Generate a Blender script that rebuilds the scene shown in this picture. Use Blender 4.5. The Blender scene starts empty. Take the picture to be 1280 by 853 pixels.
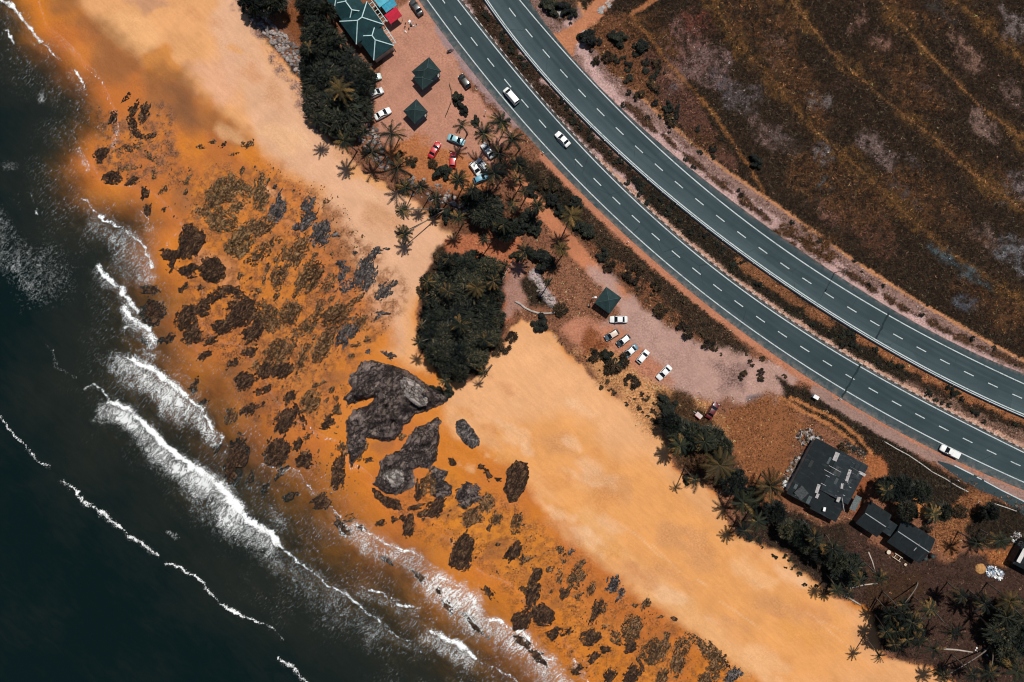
import bpy, bmesh, math, random
import numpy as np
from mathutils import Vector, Matrix

random.seed(11)
RNG = np.random.default_rng(11)
S = 0.2                      # metres per photo pixel on the ground
CX, CY = 640.0, 426.5
LENS = 24.0
HC = 256.0 * LENS / 36.0     # drone height
SEA = -1.0                   # water level
scene = bpy.context.scene
COL = scene.collection

def P(px, py, z=0.0):
    """photo position of something at height z -> metres east / north"""
    k = (HC - z) / HC
    return ((px - CX) * S * k, (CY - py) * S * k)
def PX(x, y):
    return (x / S + CX, CY - y / S)
def wpoly(pts, z=0.0):
    return np.array([P(a, b, z) for a, b in pts])
def lin(c):
    c = np.asarray(c, float) / 255.0
    return np.where(c <= 0.04045, c / 12.92, ((c + 0.055) / 1.055) ** 2.4)
LUM = np.array([1.38, 1.31, 1.13])   # what a white flat ground would show under this sun and sky
def alb(c):
    return np.clip(lin(c) / LUM, 0.002, 0.85)

# ------------------------------------------------------------------ noise
def _hash(ix, iy, seed):
    h = (ix.astype(np.int64) * 374761393 + iy.astype(np.int64) * 668265263 + seed * 1442695041) & 0x7fffffff
    h = ((h ^ (h >> 13)) * 1274126177) & 0x7fffffff
    h = h ^ (h >> 16)
    return (h & 0xffff) / 65535.0
def vnoise(x, y, seed=0):
    x = np.asarray(x, float); y = np.asarray(y, float)
    ix = np.floor(x); iy = np.floor(y); fx = x - ix; fy = y - iy
    fx = fx * fx * (3 - 2 * fx); fy = fy * fy * (3 - 2 * fy)
    a = _hash(ix, iy, seed); b = _hash(ix + 1, iy, seed); c = _hash(ix, iy + 1, seed); d = _hash(ix + 1, iy + 1, seed)
    return (a * (1 - fx) + b * fx) * (1 - fy) + (c * (1 - fx) + d * fx) * fy
def fbm(x, y, seed=0, oct=4):
    s = 0; a = 1.0; t = 0
    for k in range(oct):
        s = s + a * vnoise(x * 2 ** k + 17.3 * k, y * 2 ** k - 9.1 * k, seed + k * 7); t += a; a *= 0.55
    return s / t
def sstep(a, b, x):
    t = np.clip((x - a) / (b - a), 0, 1)
    return t * t * (3 - 2 * t)

# ------------------------------------------------------------------ plane geometry
def seg_dist(x, y, pts, closed=False):
    d2 = np.full(x.shape, 1e12)
    n = len(pts)
    for i in range(n if closed else n - 1):
        ax, ay = pts[i]; bx, by = pts[(i + 1) % n]
        vx, vy = bx - ax, by - ay
        L = vx * vx + vy * vy + 1e-12
        t = np.clip(((x - ax) * vx + (y - ay) * vy) / L, 0, 1)
        dx = x - ax - t * vx; dy = y - ay - t * vy
        d2 = np.minimum(d2, dx * dx + dy * dy)
    return np.sqrt(d2)
def inside(x, y, pts):
    r = np.zeros(x.shape, bool); n = len(pts)
    for i in range(n):
        ax, ay = pts[i]; bx, by = pts[(i + 1) % n]
        if ay == by: continue
        c = (ay > y) != (by > y)
        r ^= c & (x < (bx - ax) * (y - ay) / (by - ay) + ax)
    return r
def sd_poly(x, y, pts):
    d = seg_dist(x, y, pts, True)
    return np.where(inside(x, y, pts), d, -d)
def sd_poly_far(x, y, pts, far):
    """signed distance, only worked out near the polygon"""
    out = np.full(x.shape, -1e3)
    x0, y0 = pts.min(0) - far; x1, y1 = pts.max(0) + far
    m = (x > x0) & (x < x1) & (y > y0) & (y < y1)
    if m.any(): out[m] = sd_poly(x[m], y[m], pts)
    return out
def line_dist_far(x, y, pts, far):
    out = np.full(x.shape, 1e3)
    pts = np.asarray(pts)
    x0, y0 = pts.min(0) - far; x1, y1 = pts.max(0) + far
    m = (x > x0) & (x < x1) & (y > y0) & (y < y1)
    if m.any(): out[m] = seg_dist(x[m], y[m], pts)
    return out

# ------------------------------------------------------------------ objects
def tag(o, label, cat, group=None, kind=None):
    o['label'] = label; o['category'] = cat
    if group: o['group'] = group
    if kind: o['kind'] = kind
    return o
def thing(name, label, cat, loc=(0, 0, 0), rz=0.0, group=None):
    o = bpy.data.objects.new(name, None); COL.objects.link(o)
    o.empty_display_size = 0.3
    o.location = loc; o.rotation_euler = (0, 0, rz)
    return tag(o, label, cat, group)
def link(name, me, parent=None, loc=(0, 0, 0), rot=(0, 0, 0), scale=(1, 1, 1)):
    o = bpy.data.objects.new(name, me); COL.objects.link(o)
    o.parent = parent; o.location = loc; o.rotation_euler = rot; o.scale = scale
    return o
def bm_mesh(bm, mats, name='mesh', smooth=False):
    me = bpy.data.meshes.new(name)
    bmesh.ops.recalc_face_normals(bm, faces=bm.faces[:])
    bm.to_mesh(me); bm.free()
    for m in (mats if isinstance(mats, (list, tuple)) else [mats]): me.materials.append(m)
    if smooth:
        for p in me.polygons: p.use_smooth = True
    return me
def np_mesh(name, verts, faces, mats, smooth=False):
    """verts (n,3) array, faces (m,k) array with k = 3 or 4"""
    me = bpy.data.meshes.new(name)
    verts = np.asarray(verts, np.float32); faces = np.asarray(faces, np.int32)
    n, (m, k) = len(verts), faces.shape
    me.vertices.add(n); me.vertices.foreach_set('co', verts.ravel())
    me.loops.add(m * k); me.loops.foreach_set('vertex_index', faces.ravel())
    me.polygons.add(m)
    me.polygons.foreach_set('loop_start', np.arange(m, dtype=np.int32) * k)
    me.polygons.foreach_set('loop_total', np.full(m, k, np.int32))
    if smooth: me.polygons.foreach_set('use_smooth', np.ones(m, bool))
    me.update(calc_edges=True); me.validate()
    for mt in (mats if isinstance(mats, (list, tuple)) else [mats]): me.materials.append(mt)
    return me
def attr_f(me, name, v):
    a = me.attributes.new(name, 'FLOAT', 'POINT'); a.data.foreach_set('value', np.asarray(v, np.float32).ravel())
def attr_c(me, name, c):
    a = me.attributes.new(name, 'FLOAT_COLOR', 'POINT')
    c = np.asarray(c, np.float32)
    if c.shape[1] == 3: c = np.concatenate([c, np.ones((len(c), 1), np.float32)], 1)
    a.data.foreach_set('color', c.ravel())
def box(bm, c, s, rz=0.0, bev=0.0, mi=0, M=None):
    r = bmesh.ops.create_cube(bm, size=1.0)
    vs = r['verts']
    T = Matrix.Translation(c) @ Matrix.Rotation(rz, 4, 'Z') @ Matrix.Diagonal((s[0], s[1], s[2], 1))
    if M is not None: T = M @ T
    bmesh.ops.transform(bm, matrix=T, verts=vs)
    fs = {f for v in vs for f in v.link_faces}
    for f in fs: f.material_index = mi
    if bev > 0:
        es = list({e for v in vs for e in v.link_edges})
        bmesh.ops.bevel(bm, geom=es, offset=bev, segments=2, affect='EDGES', profile=0.6)
def bar(bm, a, b, w, h=None, mi=0):
    """square bar from a to b"""
    a = Vector(a); b = Vector(b); d = b - a; L = d.length
    if L < 1e-5: return
    q = d.to_track_quat('X', 'Z').to_matrix().to_4x4()
    T = Matrix.Translation((a + b) / 2) @ q
    box(bm, (0, 0, 0), (L, w, h or w), M=T, mi=mi)
def tube(bm, pts, rad, n=8, cap=True, mi=0):
    rings = []
    pts = [Vector(p) for p in pts]
    for i, p in enumerate(pts):
        d = (pts[min(i + 1, len(pts) - 1)] - pts[max(i - 1, 0)]).normalized()
        u = d.orthogonal().normalized() if abs(d.z) > 0.9 else d.cross(Vector((0, 0, 1))).normalized()
        w = d.cross(u)
        r = rad[i] if isinstance(rad, (list, tuple)) else rad
        rings.append([bm.verts.new(p + (u * math.cos(2 * math.pi * k / n) + w * math.sin(2 * math.pi * k / n)) * r) for k in range(n)])
    for a, b in zip(rings, rings[1:]):
        for k in range(n):
            f = bm.faces.new((a[k], a[(k + 1) % n], b[(k + 1) % n], b[k])); f.material_index = mi; f.smooth = True
    if cap:
        for r in (rings[0], rings[-1]):
            f = bm.faces.new(r); f.material_index = mi

# ------------------------------------------------------------------ materials
class NT:
    def __init__(self, name):
        m = bpy.data.materials.new(name); m.use_nodes = True
        self.m = m; self.t = m.node_tree; self.t.nodes.clear()
        self.out = self.n('ShaderNodeOutputMaterial')
    def n(self, typ, **kw):
        nd = self.t.nodes.new(typ)
        for k, v in kw.items(): setattr(nd, k, v)
        return nd
    def l(self, a, b): self.t.links.new(a, b)
    def set(self, sock, v):
        if isinstance(v, bpy.types.NodeSocket): self.l(v, sock)
        else: sock.default_value = v
    def math(self, op, a, b=0.0, c=0.0, clamp=False):
        nd = self.n('ShaderNodeMath', operation=op, use_clamp=clamp)
        self.set(nd.inputs[0], a); self.set(nd.inputs[1], b); self.set(nd.inputs[2], c)
        return nd.outputs[0]
    def mix(self, f, a, b, blend='MIX'):
        nd = self.n('ShaderNodeMix', data_type='RGBA', blend_type=blend)
        self.set(nd.inputs[0], f)
        for s, v in ((nd.inputs[6], a), (nd.inputs[7], b)):
            if isinstance(v, (tuple, list, np.ndarray)): v = (*[float(q) for q in v[:3]], 1.0)
            self.set(s, v)
        return nd.outputs[2]
    def ramp(self, f, a, b, lo=0.0, hi=1.0):
        nd = self.n('ShaderNodeMapRange', interpolation_type='SMOOTHSTEP')
        self.set(nd.inputs[0], f); self.set(nd.inputs[1], a); self.set(nd.inputs[2], b); self.set(nd.inputs[3], lo); self.set(nd.inputs[4], hi)
        return nd.outputs[0]
    def pos(self, obj=False):
        if obj: return self.n('ShaderNodeTexCoord').outputs['Object']
        return self.n('ShaderNodeNewGeometry').outputs['Position']
    def map(self, v, rot=0.0, scale=(1, 1, 1), loc=(0, 0, 0)):
        nd = self.n('ShaderNodeMapping', vector_type='TEXTURE'); self.l(v, nd.inputs[0])      # turn first, then stretch along the turned axes
        nd.inputs['Rotation'].default_value = (0, 0, rot); nd.inputs['Scale'].default_value = [1.0 / q for q in scale]; nd.inputs['Location'].default_value = loc
        return nd.outputs[0]
    def noise(self, v, scale, detail=4.0, rough=0.55, dist=0.0):
        nd = self.n('ShaderNodeTexNoise'); self.l(v, nd.inputs['Vector'])
        nd.inputs['Scale'].default_value = scale; nd.inputs['Detail'].default_value = detail
        nd.inputs['Roughness'].default_value = rough; nd.inputs['Distortion'].default_value = dist
        return nd.outputs[0]
    def attr(self, name, out='Fac'):
        return self.n('ShaderNodeAttribute', attribute_name=name).outputs[out]
    def bump(self, h, strength=0.5, dist=0.1):
        nd = self.n('ShaderNodeBump'); self.l(h, nd.inputs['Height'])
        self.set(nd.inputs['Strength'], strength); nd.inputs['Distance'].default_value = dist
        return nd.outputs[0]
    def bsdf(self, col, rough=0.8, spec=0.3, normal=None, metal=0.0, coat=0.0):
        b = self.n('ShaderNodeBsdfPrincipled')
        if isinstance(col, (tuple, list, np.ndarray)): col = (*[float(q) for q in col[:3]], 1.0)
        self.set(b.inputs['Base Color'], col); self.set(b.inputs['Roughness'], rough)
        self.set(b.inputs['Specular IOR Level'], spec); b.inputs['Metallic'].default_value = metal
        b.inputs['Coat Weight'].default_value = coat; b.inputs['Coat Roughness'].default_value = 0.1
        if normal is not None: self.l(normal, b.inputs['Normal'])
        return b.outputs[0]
    def done(self, sh):
        self.l(sh, self.out.inputs['Surface']); return self.m

_pm = {}
def plain(name, col, rough=0.6, spec=0.4, metal=0.0, var=0.18, scale=1.5, coat=0.0, bump=0.0):
    """painted / worn surface: one colour broken up by two scales of noise"""
    if name in _pm: return _pm[name]
    n = NT(name); p = n.pos()
    a = n.noise(p, scale, 5, 0.6); b = n.noise(p, scale * 9, 3, 0.6)
    f = n.math('ADD', n.math('MULTIPLY', a, 0.65), n.math('MULTIPLY', b, 0.35))
    f = n.ramp(f, 0.3, 0.7)
    c = np.asarray(col, float)
    cc = n.mix(f, np.clip(c * (1 - var), 0, 1), np.clip(c * (1 + var), 0, 0.9))
    nm = n.bump(b, bump, 0.05) if bump > 0 else None
    _pm[name] = n.done(n.bsdf(cc, rough, spec, nm, metal, coat))
    return _pm[name]
# ------------------------------------------------------------------ the map: coast, roads, soils
WATERLINE = [(40,-60),(48,0),(60,35),(85,52),(110,80),(127,97),(137,120),(148,145),(147,175),(140,186),(122,190),(114,205),(128,228),
 (165,232),(190,240),(215,262),(232,285),(212,300),(214,325),(240,345),(258,370),(252,400),(266,425),(300,430),(325,460),(345,500),
 (378,530),(405,545),(430,555),(442,580),(462,592),(478,622),(500,640),(545,650),(570,672),(580,700),(602,715),(640,730),(662,760),
 (700,790),(735,830),(755,860),(800,930),(900,1100),(1500,2200)]
SEAPOLY = wpoly(WATERLINE, SEA).tolist() + [(400.0,-3000.0),(-4000.0,-3000.0),(-4000.0,3000.0),(-130.0,3000.0)]
SEAPOLY = np.array(SEAPOLY)

# road lines, measured as (across) for each (along) in a frame turned to the road
RD = np.array([0.766, 0.643]); RN = np.array([0.643, -0.766])
RL = dict(
 Ashoulder=[(524,0),(560,55),(600,100),(640,146),(695,212),(765,279),(865,363),(940,425),(960,440),(1000,467),(1052,497),(1100,526),(1175,567),(1280,613)],
 Aleft=[(534,0),(640,135.5),(709,212.5),(765,268),(815,313),(960,427),(1056,487),(1177,555),(1280,603)],
 Aright=[(572,0),(640,85.5),(755,212.5),(815,272),(960,385),(1021,426),(1072,457),(1200,526),(1280,566)],
 Bleft=[(607,0),(640,38),(722,140),(801,212.5),(847,254),(905,296),(960,337),(1010,373),(1096,425),(1152,458),(1280,518)],
 Bright=[(649,0),(712,72),(852,212.5),(960,297),(1042,353),(1111,395),(1167,425.5),(1280,480)],
 Bshoulder=[(661,0),(702,54),(780,140),(865,212.5),(960,285),(1047,343),(1110,384),(1184,425.5),(1280,467)])
class RLine:
    def __init__(s, pts):
        w = np.array([( (a - CX), (b - CY)) for a, b in pts])
        s.t = w @ RD; n = w @ RN
        s.c = np.polyfit(s.t, n, 4); s.t0, s.t1 = s.t.min(), s.t.max()
        dc = np.polyder(s.c); s.s0, s.s1 = np.polyval(dc, s.t0), np.polyval(dc, s.t1)
    def n(s, t):
        t = np.asarray(t, float); tc = np.clip(t, s.t0, s.t1)
        return np.polyval(s.c, tc) + np.where(t < s.t0, (t - s.t0) * s.s0, 0) + np.where(t > s.t1, (t - s.t1) * s.s1, 0)
RLN = {k: RLine(v) for k, v in RL.items()}
_a0, _a1 = np.mean([r.s0 for r in RLN.values()]), np.mean([r.s1 for r in RLN.values()])
for r in RLN.values(): r.s0, r.s1 = _a0, _a1          # beyond the photo both roads run straight on, side by side
def road_xy(t, n):
    px = np.asarray(t) * RD[0] + np.asarray(n) * RN[0]; py = np.asarray(t) * RD[1] + np.asarray(n) * RN[1]
    return px * S, -py * S
def road_tn(x, y):
    px = x / S; py = -y / S
    return px * RD[0] + py * RD[1], px * RN[0] + py * RN[1]
TT = np.arange(-1500, 1501, 6.0)
def rl_pts(key, off=0.0, t0=-420, t1=640, step=10.0):
    t = np.arange(t0, t1, step); n = RLN[key].n(t) + off
    x, y = road_xy(t, n); px, py = PX(x, y)
    return list(zip(px.tolist(), py.tolist()))

# --- soils: polygon, colour as seen in sun, soft edge (px), ragged edge (px), speckle, plants, wet
DRY = [(88,-80),(92,0),(112,22),(150,62),(185,78),(205,85),(240,110),(285,150),(325,182),(362,222),(392,242),(420,282),(440,330),(468,368),(492,398),(502,425),
 (480,440),(500,452),(548,470),(560,500),(556,530),(572,548),(618,570),(655,595),(682,640),(722,682),(800,740),(870,790),(965,855),(1100,960),(1500,1300),
 (1500,1000),(1280,930),(1200,858),(1160,832),(1105,820),(1090,765),(1035,742),(980,692),(915,668),(900,622),(842,585),(830,542),(790,512),(742,472),(712,442),(690,412),
 (650,396),(632,425),(588,474),(556,482),(524,440),(520,400),(530,350),(545,318),(572,300),(562,272),(540,262),(500,242),(470,226),(430,188),(400,164),(385,108),(365,82),(330,45),(300,0),(280,-80)]
BEACH_IN = DRY[DRY.index((1500,1000)):]     # landward side of the sand
ZONES = []
def Z(poly, col, soft=6, rag=6, speck=0.4, veg=0.0, wet=0.0, mix=1.0, seed=None):
    ZONES.append(('p', poly, col, soft, rag, speck, veg, wet, mix, seed if seed is not None else len(ZONES) * 13 + 5))
def L(line, width, col, soft=3, rag=3, speck=0.4, veg=0.0, mix=1.0):
    ZONES.append(('l', line, col, soft, rag, speck, veg, 0.0, mix, len(ZONES) * 13 + 5, width))

WETC = (218,126,30)
# dry sand with its paler and more orange parts
Z(DRY, (238,170,108), 16, 10, 0.07)
Z([(300,-40),(330,60),(400,165),(480,230),(560,300),(520,380),(500,440),(440,330),(400,240),(330,180),(290,120),(260,20)], (233,180,138), 30, 20, 0.10, mix=0.8)
Z([(560,480),(640,400),(720,450),(800,520),(840,590),(760,560),(660,520),(600,530),(565,520)], (244,180,122), 25, 16, 0.08, mix=0.8)
Z([(620,540),(700,520),(800,580),(900,660),(1040,760),(1100,840),(980,850),(880,770),(760,690),(680,620)], (240,164,90), 30, 20, 0.06, mix=0.8)
Z([(690,640),(740,640),(830,720),(900,790),(1000,870),(960,860),(860,790),(760,715)], (244,180,114), 18, 16, 0.10, mix=0.7)
Z([(120,20),(170,10),(200,40),(185,70),(150,55)], (243,180,116), 14, 12, 0.1, mix=0.8)
Z([(175,65),(205,60),(232,85),(215,96),(185,90)], (222,140,60), 10, 10, 0.1, mix=0.8)
Z([(235,80),(290,70),(300,130),(270,130)], (236,178,140), 18, 12, 0.1, mix=0.6)
# damp brown sand
Z([(48,-60),(92,-60),(100,0),(128,28),(150,60),(182,76),(208,88),(226,92),(244,115),(272,140),(296,162),(316,176),(296,186),(262,178),(226,160),(202,142),(176,112),(140,88),(112,52),(92,22),(66,0)],
  (150,94,48), 24, 30, 0.1, wet=0.6, mix=0.75)
Z([(205,105),(232,98),(245,125),(258,160),(232,165),(212,140)], (112,72,44), 22, 16, 0.08, wet=0.6, mix=0.55)
Z([(405,255),(428,262),(432,300),(452,340),(440,352),(415,330),(400,300)], (176,112,66), 14, 8, 0.1, wet=0.4, mix=0.6)
Z([(150,0),(185,-10),(205,5),(180,14)], (190,140,108), 10, 8, 0.1, mix=0.6)
# drift lines of shell and foam left high on the sand, stains and trodden patches
for q in (([(752,640),(775,655),(800,672),(818,690),(830,700)],.7),([(872,725),(884,733)],1.0),([(900,752),(920,765),(935,775),(950,786)],.8),([(815,680),(850,715)],.5),([(1005,765),(1030,778),(1060,792)],.6),([(690,640),(720,668),(745,690)],.5),([(1020,775),(1050,800),(1070,815)],.5),([(935,712),(945,730),(960,736)],.5)):
    L(q[0], q[1] * .8, (250,206,158), 1.6, 0.7, 0.1, mix=0.5)
for q in ((610,470,30,12),(700,560,40,14),(480,270,24,12),(440,200,26,14),(760,600,30,16),(860,680,36,14),(345,120,20,26),(980,760,34,14),(560,430,16,22),(840,720,30,10),(920,780,26,10),(1080,800,20,14)):
    Z([(q[0]+q[2]*math.cos(k*.63)*(.8+.4*((k*7)%5)/5), q[1]+q[3]*math.sin(k*.63)+q[2]*.5*math.cos(k*.63)) for k in range(10)], (214,150,98), 16, 22, 0.3, mix=0.5)
Z([(150,190),(215,180),(250,215),(235,290),(205,270),(190,235)], (192,108,44), 22, 22, 0.12, wet=1.0, mix=0.7)
Z([(560,600),(640,640),(700,690),(660,720),(600,690),(540,640)], (226,136,30), 26, 22, 0.1, wet=1.0, mix=0.7)
Z([(300,420),(340,380),(420,440),(400,520),(320,470)], (204,122,44), 26, 22, 0.14, wet=1.0, mix=0.6)
Z([(235,300),(300,330),(290,360),(250,345)], (212,144,92), 14, 16, 0.12, wet=1.0, mix=0.6)
Z([(255,150),(300,190),(310,215),(255,200)], (186,102,40), 16, 18, 0.12, wet=1.0, mix=0.7)
Z([(300,0),(318,4),(342,38),(366,62),(392,104),(390,120),(366,92),(336,56),(310,26)], (70,60,52), 4, 8, 0.9)  # dark between the boulders: shade of the gaps painted into the ground
Z([(300,-10),(290,8),(320,36),(345,72),(375,112),(395,140),(404,164),(392,160),(360,110),(325,60)], (176,134,110), 8, 12, 0.9, mix=0.55)
# trodden, stained and rippled patches of the upper beach
_q = random.Random(3)
for k in range(90):
    f = _q.random(); cx, cy = 560 + 500 * f + _q.uniform(-60, 60), 500 + 330 * f + _q.uniform(-70, 50)
    if k % 3 == 0: cx, cy = 690 + 300 * f + _q.uniform(-14, 14), 640 + 225 * f + _q.uniform(-12, 12)
    if k % 5 == 0: cx, cy = _q.uniform(240, 480), _q.uniform(20, 300)
    r0 = _q.uniform(5, 20); c_ = _q.choice(((228,152,84), (248,190,132), (222,150,96), (250,196,144), (234,158,78)))
    Z([(cx + r0 * math.cos(j * .8) * _q.uniform(.6, 1.5) + r0 * .5 * math.sin(j * .8), cy + r0 * .6 * math.sin(j * .8) * _q.uniform(.6, 1.5) + r0 * .4 * math.cos(j * .8)) for j in range(8)], c_, r0 * .7, r0 * .9, 0.14, mix=0.5)
# fractured shelves of the reef: sand full of broken stone
Z([(205,200),(260,205),(330,205),(400,240),(470,300),(505,370),(480,420),(440,450),(420,500),(395,560),(330,540),(280,450),(225,380),(215,300)], (150,88,40), 26, 30, 0.95, wet=0.8, mix=0.42)
Z([(480,620),(560,600),(640,640),(700,680),(800,745),(900,820),(950,870),(760,870),(690,800),(620,720),(520,680)], (164,96,38), 26, 30, 0.95, wet=0.8, mix=0.36)
Z([(120,130),(200,130),(215,190),(180,240),(120,210)], (140,88,52), 18, 22, 0.95, wet=0.8, mix=0.5)
# pools and damp hollows between the rocks
for q in ((255,350,16,10),(300,460,18,8),(340,500,16,10),(225,250,12,18),(420,475,14,8),(385,470,10,6),(560,640,16,8),(620,690,18,8),(690,760,16,8),(750,750,12,7),(840,790,12,7),(480,555,16,8),(330,600,14,10)):
    Z([(q[0]+q[2]*math.cos(k*.7)*(.7+.5*((k*5)%7)/7), q[1]+q[3]*math.sin(k*.7)-q[2]*.4*math.cos(k*.7)) for k in range(9)], (160,96,46), 8, 12, 0.1, wet=1.6, mix=0.6)
# land behind the sand
LAND = BEACH_IN + [(330,-400),(330,-16000),(16000,-16000),(16000,13000),(9000,13000),(1500,1300)]
Z(LAND, (140,92,64), 4, 6, 0.75, 0.35)
Z([(470,30),(535,-30),(560,50),(602,122),(645,160),(640,178),(605,205),(560,230),(500,205),(478,165),(466,120),(480,80)], (196,138,108), 8, 12, 0.26)
Z([(470,195),(520,170),(580,190),(610,215),(600,260),(540,230)], (190,118,70), 10, 10, 0.5, 0.12)
Z([(530,-20),(560,30),(600,85),(648,143),(655,160),(640,158),(590,105),(545,40)], (168,136,126), 5, 5, 0.35)
Z([(438,0),(400,40),(378,60),(350,20),(372,-10)], (132,78,44), 6, 6, 0.7, 0.4)
Z([(500,228),(560,245),(640,240),(640,300),(600,310),(560,290)], (112,72,48), 10, 8, 0.8, 0.5)
# ground under the beach grove
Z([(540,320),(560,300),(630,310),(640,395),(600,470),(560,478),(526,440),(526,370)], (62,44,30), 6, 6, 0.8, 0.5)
Z([(556,300),(650,290),(655,330),(640,400),(628,400),(634,330),(560,318)], (182,108,70), 8, 8, 0.5, 0.1)
Z([(640,330),(660,330),(664,380),(640,392),(630,400),(632,360)], (176,130,108), 8, 6, 0.4)
# dark rough grass between the track and the road
Z([(648,186),(700,222),(768,290),(866,374),(938,436),(925,452),(880,442),(820,392),(762,342),(712,277),(672,232),(640,205)], (72,53,37), 7, 10, 0.95, 0.85)
Z([(640,195),(700,230),(740,290),(730,300),(700,275),(665,250)], (44,38,26), 8, 8, 0.9, 1.0)
Z([(735,300),(800,350),(880,430),(850,425),(790,372),(740,330)], (132,84,54), 8, 10, 0.9, 0.5, mix=0.7)
# sandy track and car park
L([(648,228),(668,250),(700,290),(730,325),(765,360),(790,385)], 9, (202,128,86), 4, 3, 0.25)
Z([(735,332),(770,352),(800,376),(872,426),(940,446),(986,472),(978,495),(950,530),(905,505),(862,492),(800,474),(756,446),(736,404),(760,392),(752,360)], (194,152,130), 14, 18, 0.3)
Z([(730,395),(790,420),(850,480),(800,476),(740,450),(700,412)], (196,130,96), 12, 10, 0.4)
Z([(890,452),(940,455),(930,490),(900,485)], (150,116,102), 12, 10, 0.8, mix=0.7)
Z([(930,495),(960,490),(955,520),(935,515)], (98,96,98), 6, 6, 0.7, 0.2, mix=0.8)
Z([(655,330),(720,330),(745,360),(735,400),(700,395),(655,378)], (150,100,70), 8, 10, 0.9, 0.3)
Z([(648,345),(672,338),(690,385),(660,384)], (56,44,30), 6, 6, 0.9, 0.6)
L([(667,342),(676,355),(684,370),(692,380)], 5, (196,170,158), 3, 3, 0.6)
Z([(735,410),(725,450),(760,455),(765,430)], (150,88,52), 8, 8, 0.7, 0.2)
# scrub at the top of the sand, right
Z([(720,440),(760,440),(800,475),(850,500),(900,520),(910,560),(870,560),(830,540),(790,512),(745,478)], (208,146,92), 16, 18, 0.8, 0.2)
Z([(815,485),(850,495),(905,530),(930,580),(900,610),(846,580),(832,540)], (84,58,36), 12, 14, 0.95, 0.7)
# soil round the houses
Z([(900,520),(960,485),(1000,520),(1035,545),(1000,560),(985,615),(960,640),(930,590)], (150,94,56), 14, 16, 0.62, 0.35)
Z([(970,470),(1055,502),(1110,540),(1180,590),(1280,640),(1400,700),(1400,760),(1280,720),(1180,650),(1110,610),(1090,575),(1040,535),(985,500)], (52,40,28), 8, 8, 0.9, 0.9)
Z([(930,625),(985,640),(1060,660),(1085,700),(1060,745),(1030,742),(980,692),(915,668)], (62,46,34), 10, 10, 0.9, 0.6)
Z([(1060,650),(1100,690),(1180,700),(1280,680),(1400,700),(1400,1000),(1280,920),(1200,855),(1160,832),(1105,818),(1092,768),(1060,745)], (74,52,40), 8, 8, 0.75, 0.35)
Z([(1110,610),(1150,615),(1160,640),(1130,645)], (196,124,66), 8, 8, 0.7, 0.2)
Z([(1165,650),(1210,610),(1232,620),(1215,660),(1190,700),(1168,690)], (150,96,58), 8, 10, 0.9, 0.4)
Z([(1230,690),(1265,680),(1268,705),(1240,705)], (170,104,58), 8, 8, 0.7, 0.2)
Z([(1080,720),(1150,715),(1160,745),(1110,765),(1085,755)], (70,48,32), 12, 8, 0.7, 0.3)
Z([(1230,770),(1290,760),(1290,830),(1250,815)], (52,40,28), 12, 8, 0.8, 0.5)
L([(975,497),(1005,515),(1035,530),(1062,548),(1082,572),(1092,596)], 2.4, (186,120,70), 2, 2, 0.5)
L([(988,497),(1015,510),(1045,524),(1072,545),(1092,570),(1104,598)], 2.4, (186,120,70), 2, 2, 0.5)
Z([(1082,570),(1104,566),(1112,600),(1090,606)], (174,104,60), 6, 5, 0.6, 0.1)
Z([(1068,590),(1090,600),(1075,640),(1066,640)], (150,86,52), 6, 5, 0.6, 0.1)
# verges
for (t0, t1, a, b, c, sp, vg, rg) in ((-420,640,'Ashoulder',None,(196,128,92),0.35,0.05,2),):
    L(rl_pts('Ashoulder', -3.0, -120, 640), 5, c, 2, 2, sp)
L(rl_pts('Ashoulder', -9, 330, 640), 6, (164,128,110), 3, 3, 0.35)
# median: pale stones above, dark growth below
med = rl_pts('Aright', 2) + rl_pts('Bleft', -2)[::-1]
Z(med, (128,96,76), 2, 2, 0.95, 0.45)
L(rl_pts('Aright', 14, -420, 10), 9, (206,166,150), 4, 6, 0.55, 0.05)
L(rl_pts('Bleft', -14, -420, 640), 9, (64,46,32), 4, 7, 0.95, 0.8)
Z(rl_pts('Aright', 8, 10, 420) + rl_pts('Bleft', -7, 10, 420)[::-1], (50,40,28), 4, 5, 0.95, 0.9)
L(rl_pts('Aright', 6, -60, 640), 3, (208,160,130), 2, 3, 0.7, 0.0)
L(rl_pts('Bleft', -8, 330, 640), 6, (156,98,60), 4, 5, 0.8, 0.4)
L(rl_pts('Bleft', -12, 150, 300), 6, (140,90,56), 4, 6, 0.8, 0.4)
# far verge and field
FIELD_EDGE = [(690,-60),(765,85),(800,120),(832,150),(870,182),(906,212),(962,250),(1010,284),(1062,322),(1130,366),(1232,426),(1290,456),(1500,560),(2200,900),(14000,8000)]
Z(FIELD_EDGE + [(16000,8000),(16000,-16000),(690,-16000)], (60,44,30), 3, 3, 1.0, 1.0)
Z(rl_pts('Bshoulder', 0, -420, 900) + FIELD_EDGE[::-1], (150,116,100), 2, 4, 0.75, 0.25)
L([(p[0]-16, p[1]+16) for p in FIELD_EDGE], 7, (206,166,150), 5, 6, 0.5, 0.05)
L(rl_pts('Bshoulder', 9, -80, 640), 3.5, (88,62,44), 3, 6, 0.9, 0.6)
L(FIELD_EDGE, 2.0, (204,140,92), 1.5, 1.5, 0.4)
Z([(688,46),(722,26),(752,-10),(776,-10),(748,30),(722,52),(716,74),(708,66)], (200,130,88), 5, 4, 0.3)
Z([(668,-10),(722,-10),(720,18),(700,28),(686,20)], (92,66,48), 4, 4, 0.8, 0.5)
L([(735,60),(765,30),(800,12),(830,-10)], 3, (176,112,70), 3, 3, 0.6)
Z([(735,35),(760,20),(800,20),(800,60),(850,150),(830,150),(800,120),(760,85),(740,62)], (118,76,48), 8, 8, 0.9, 0.6)
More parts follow.
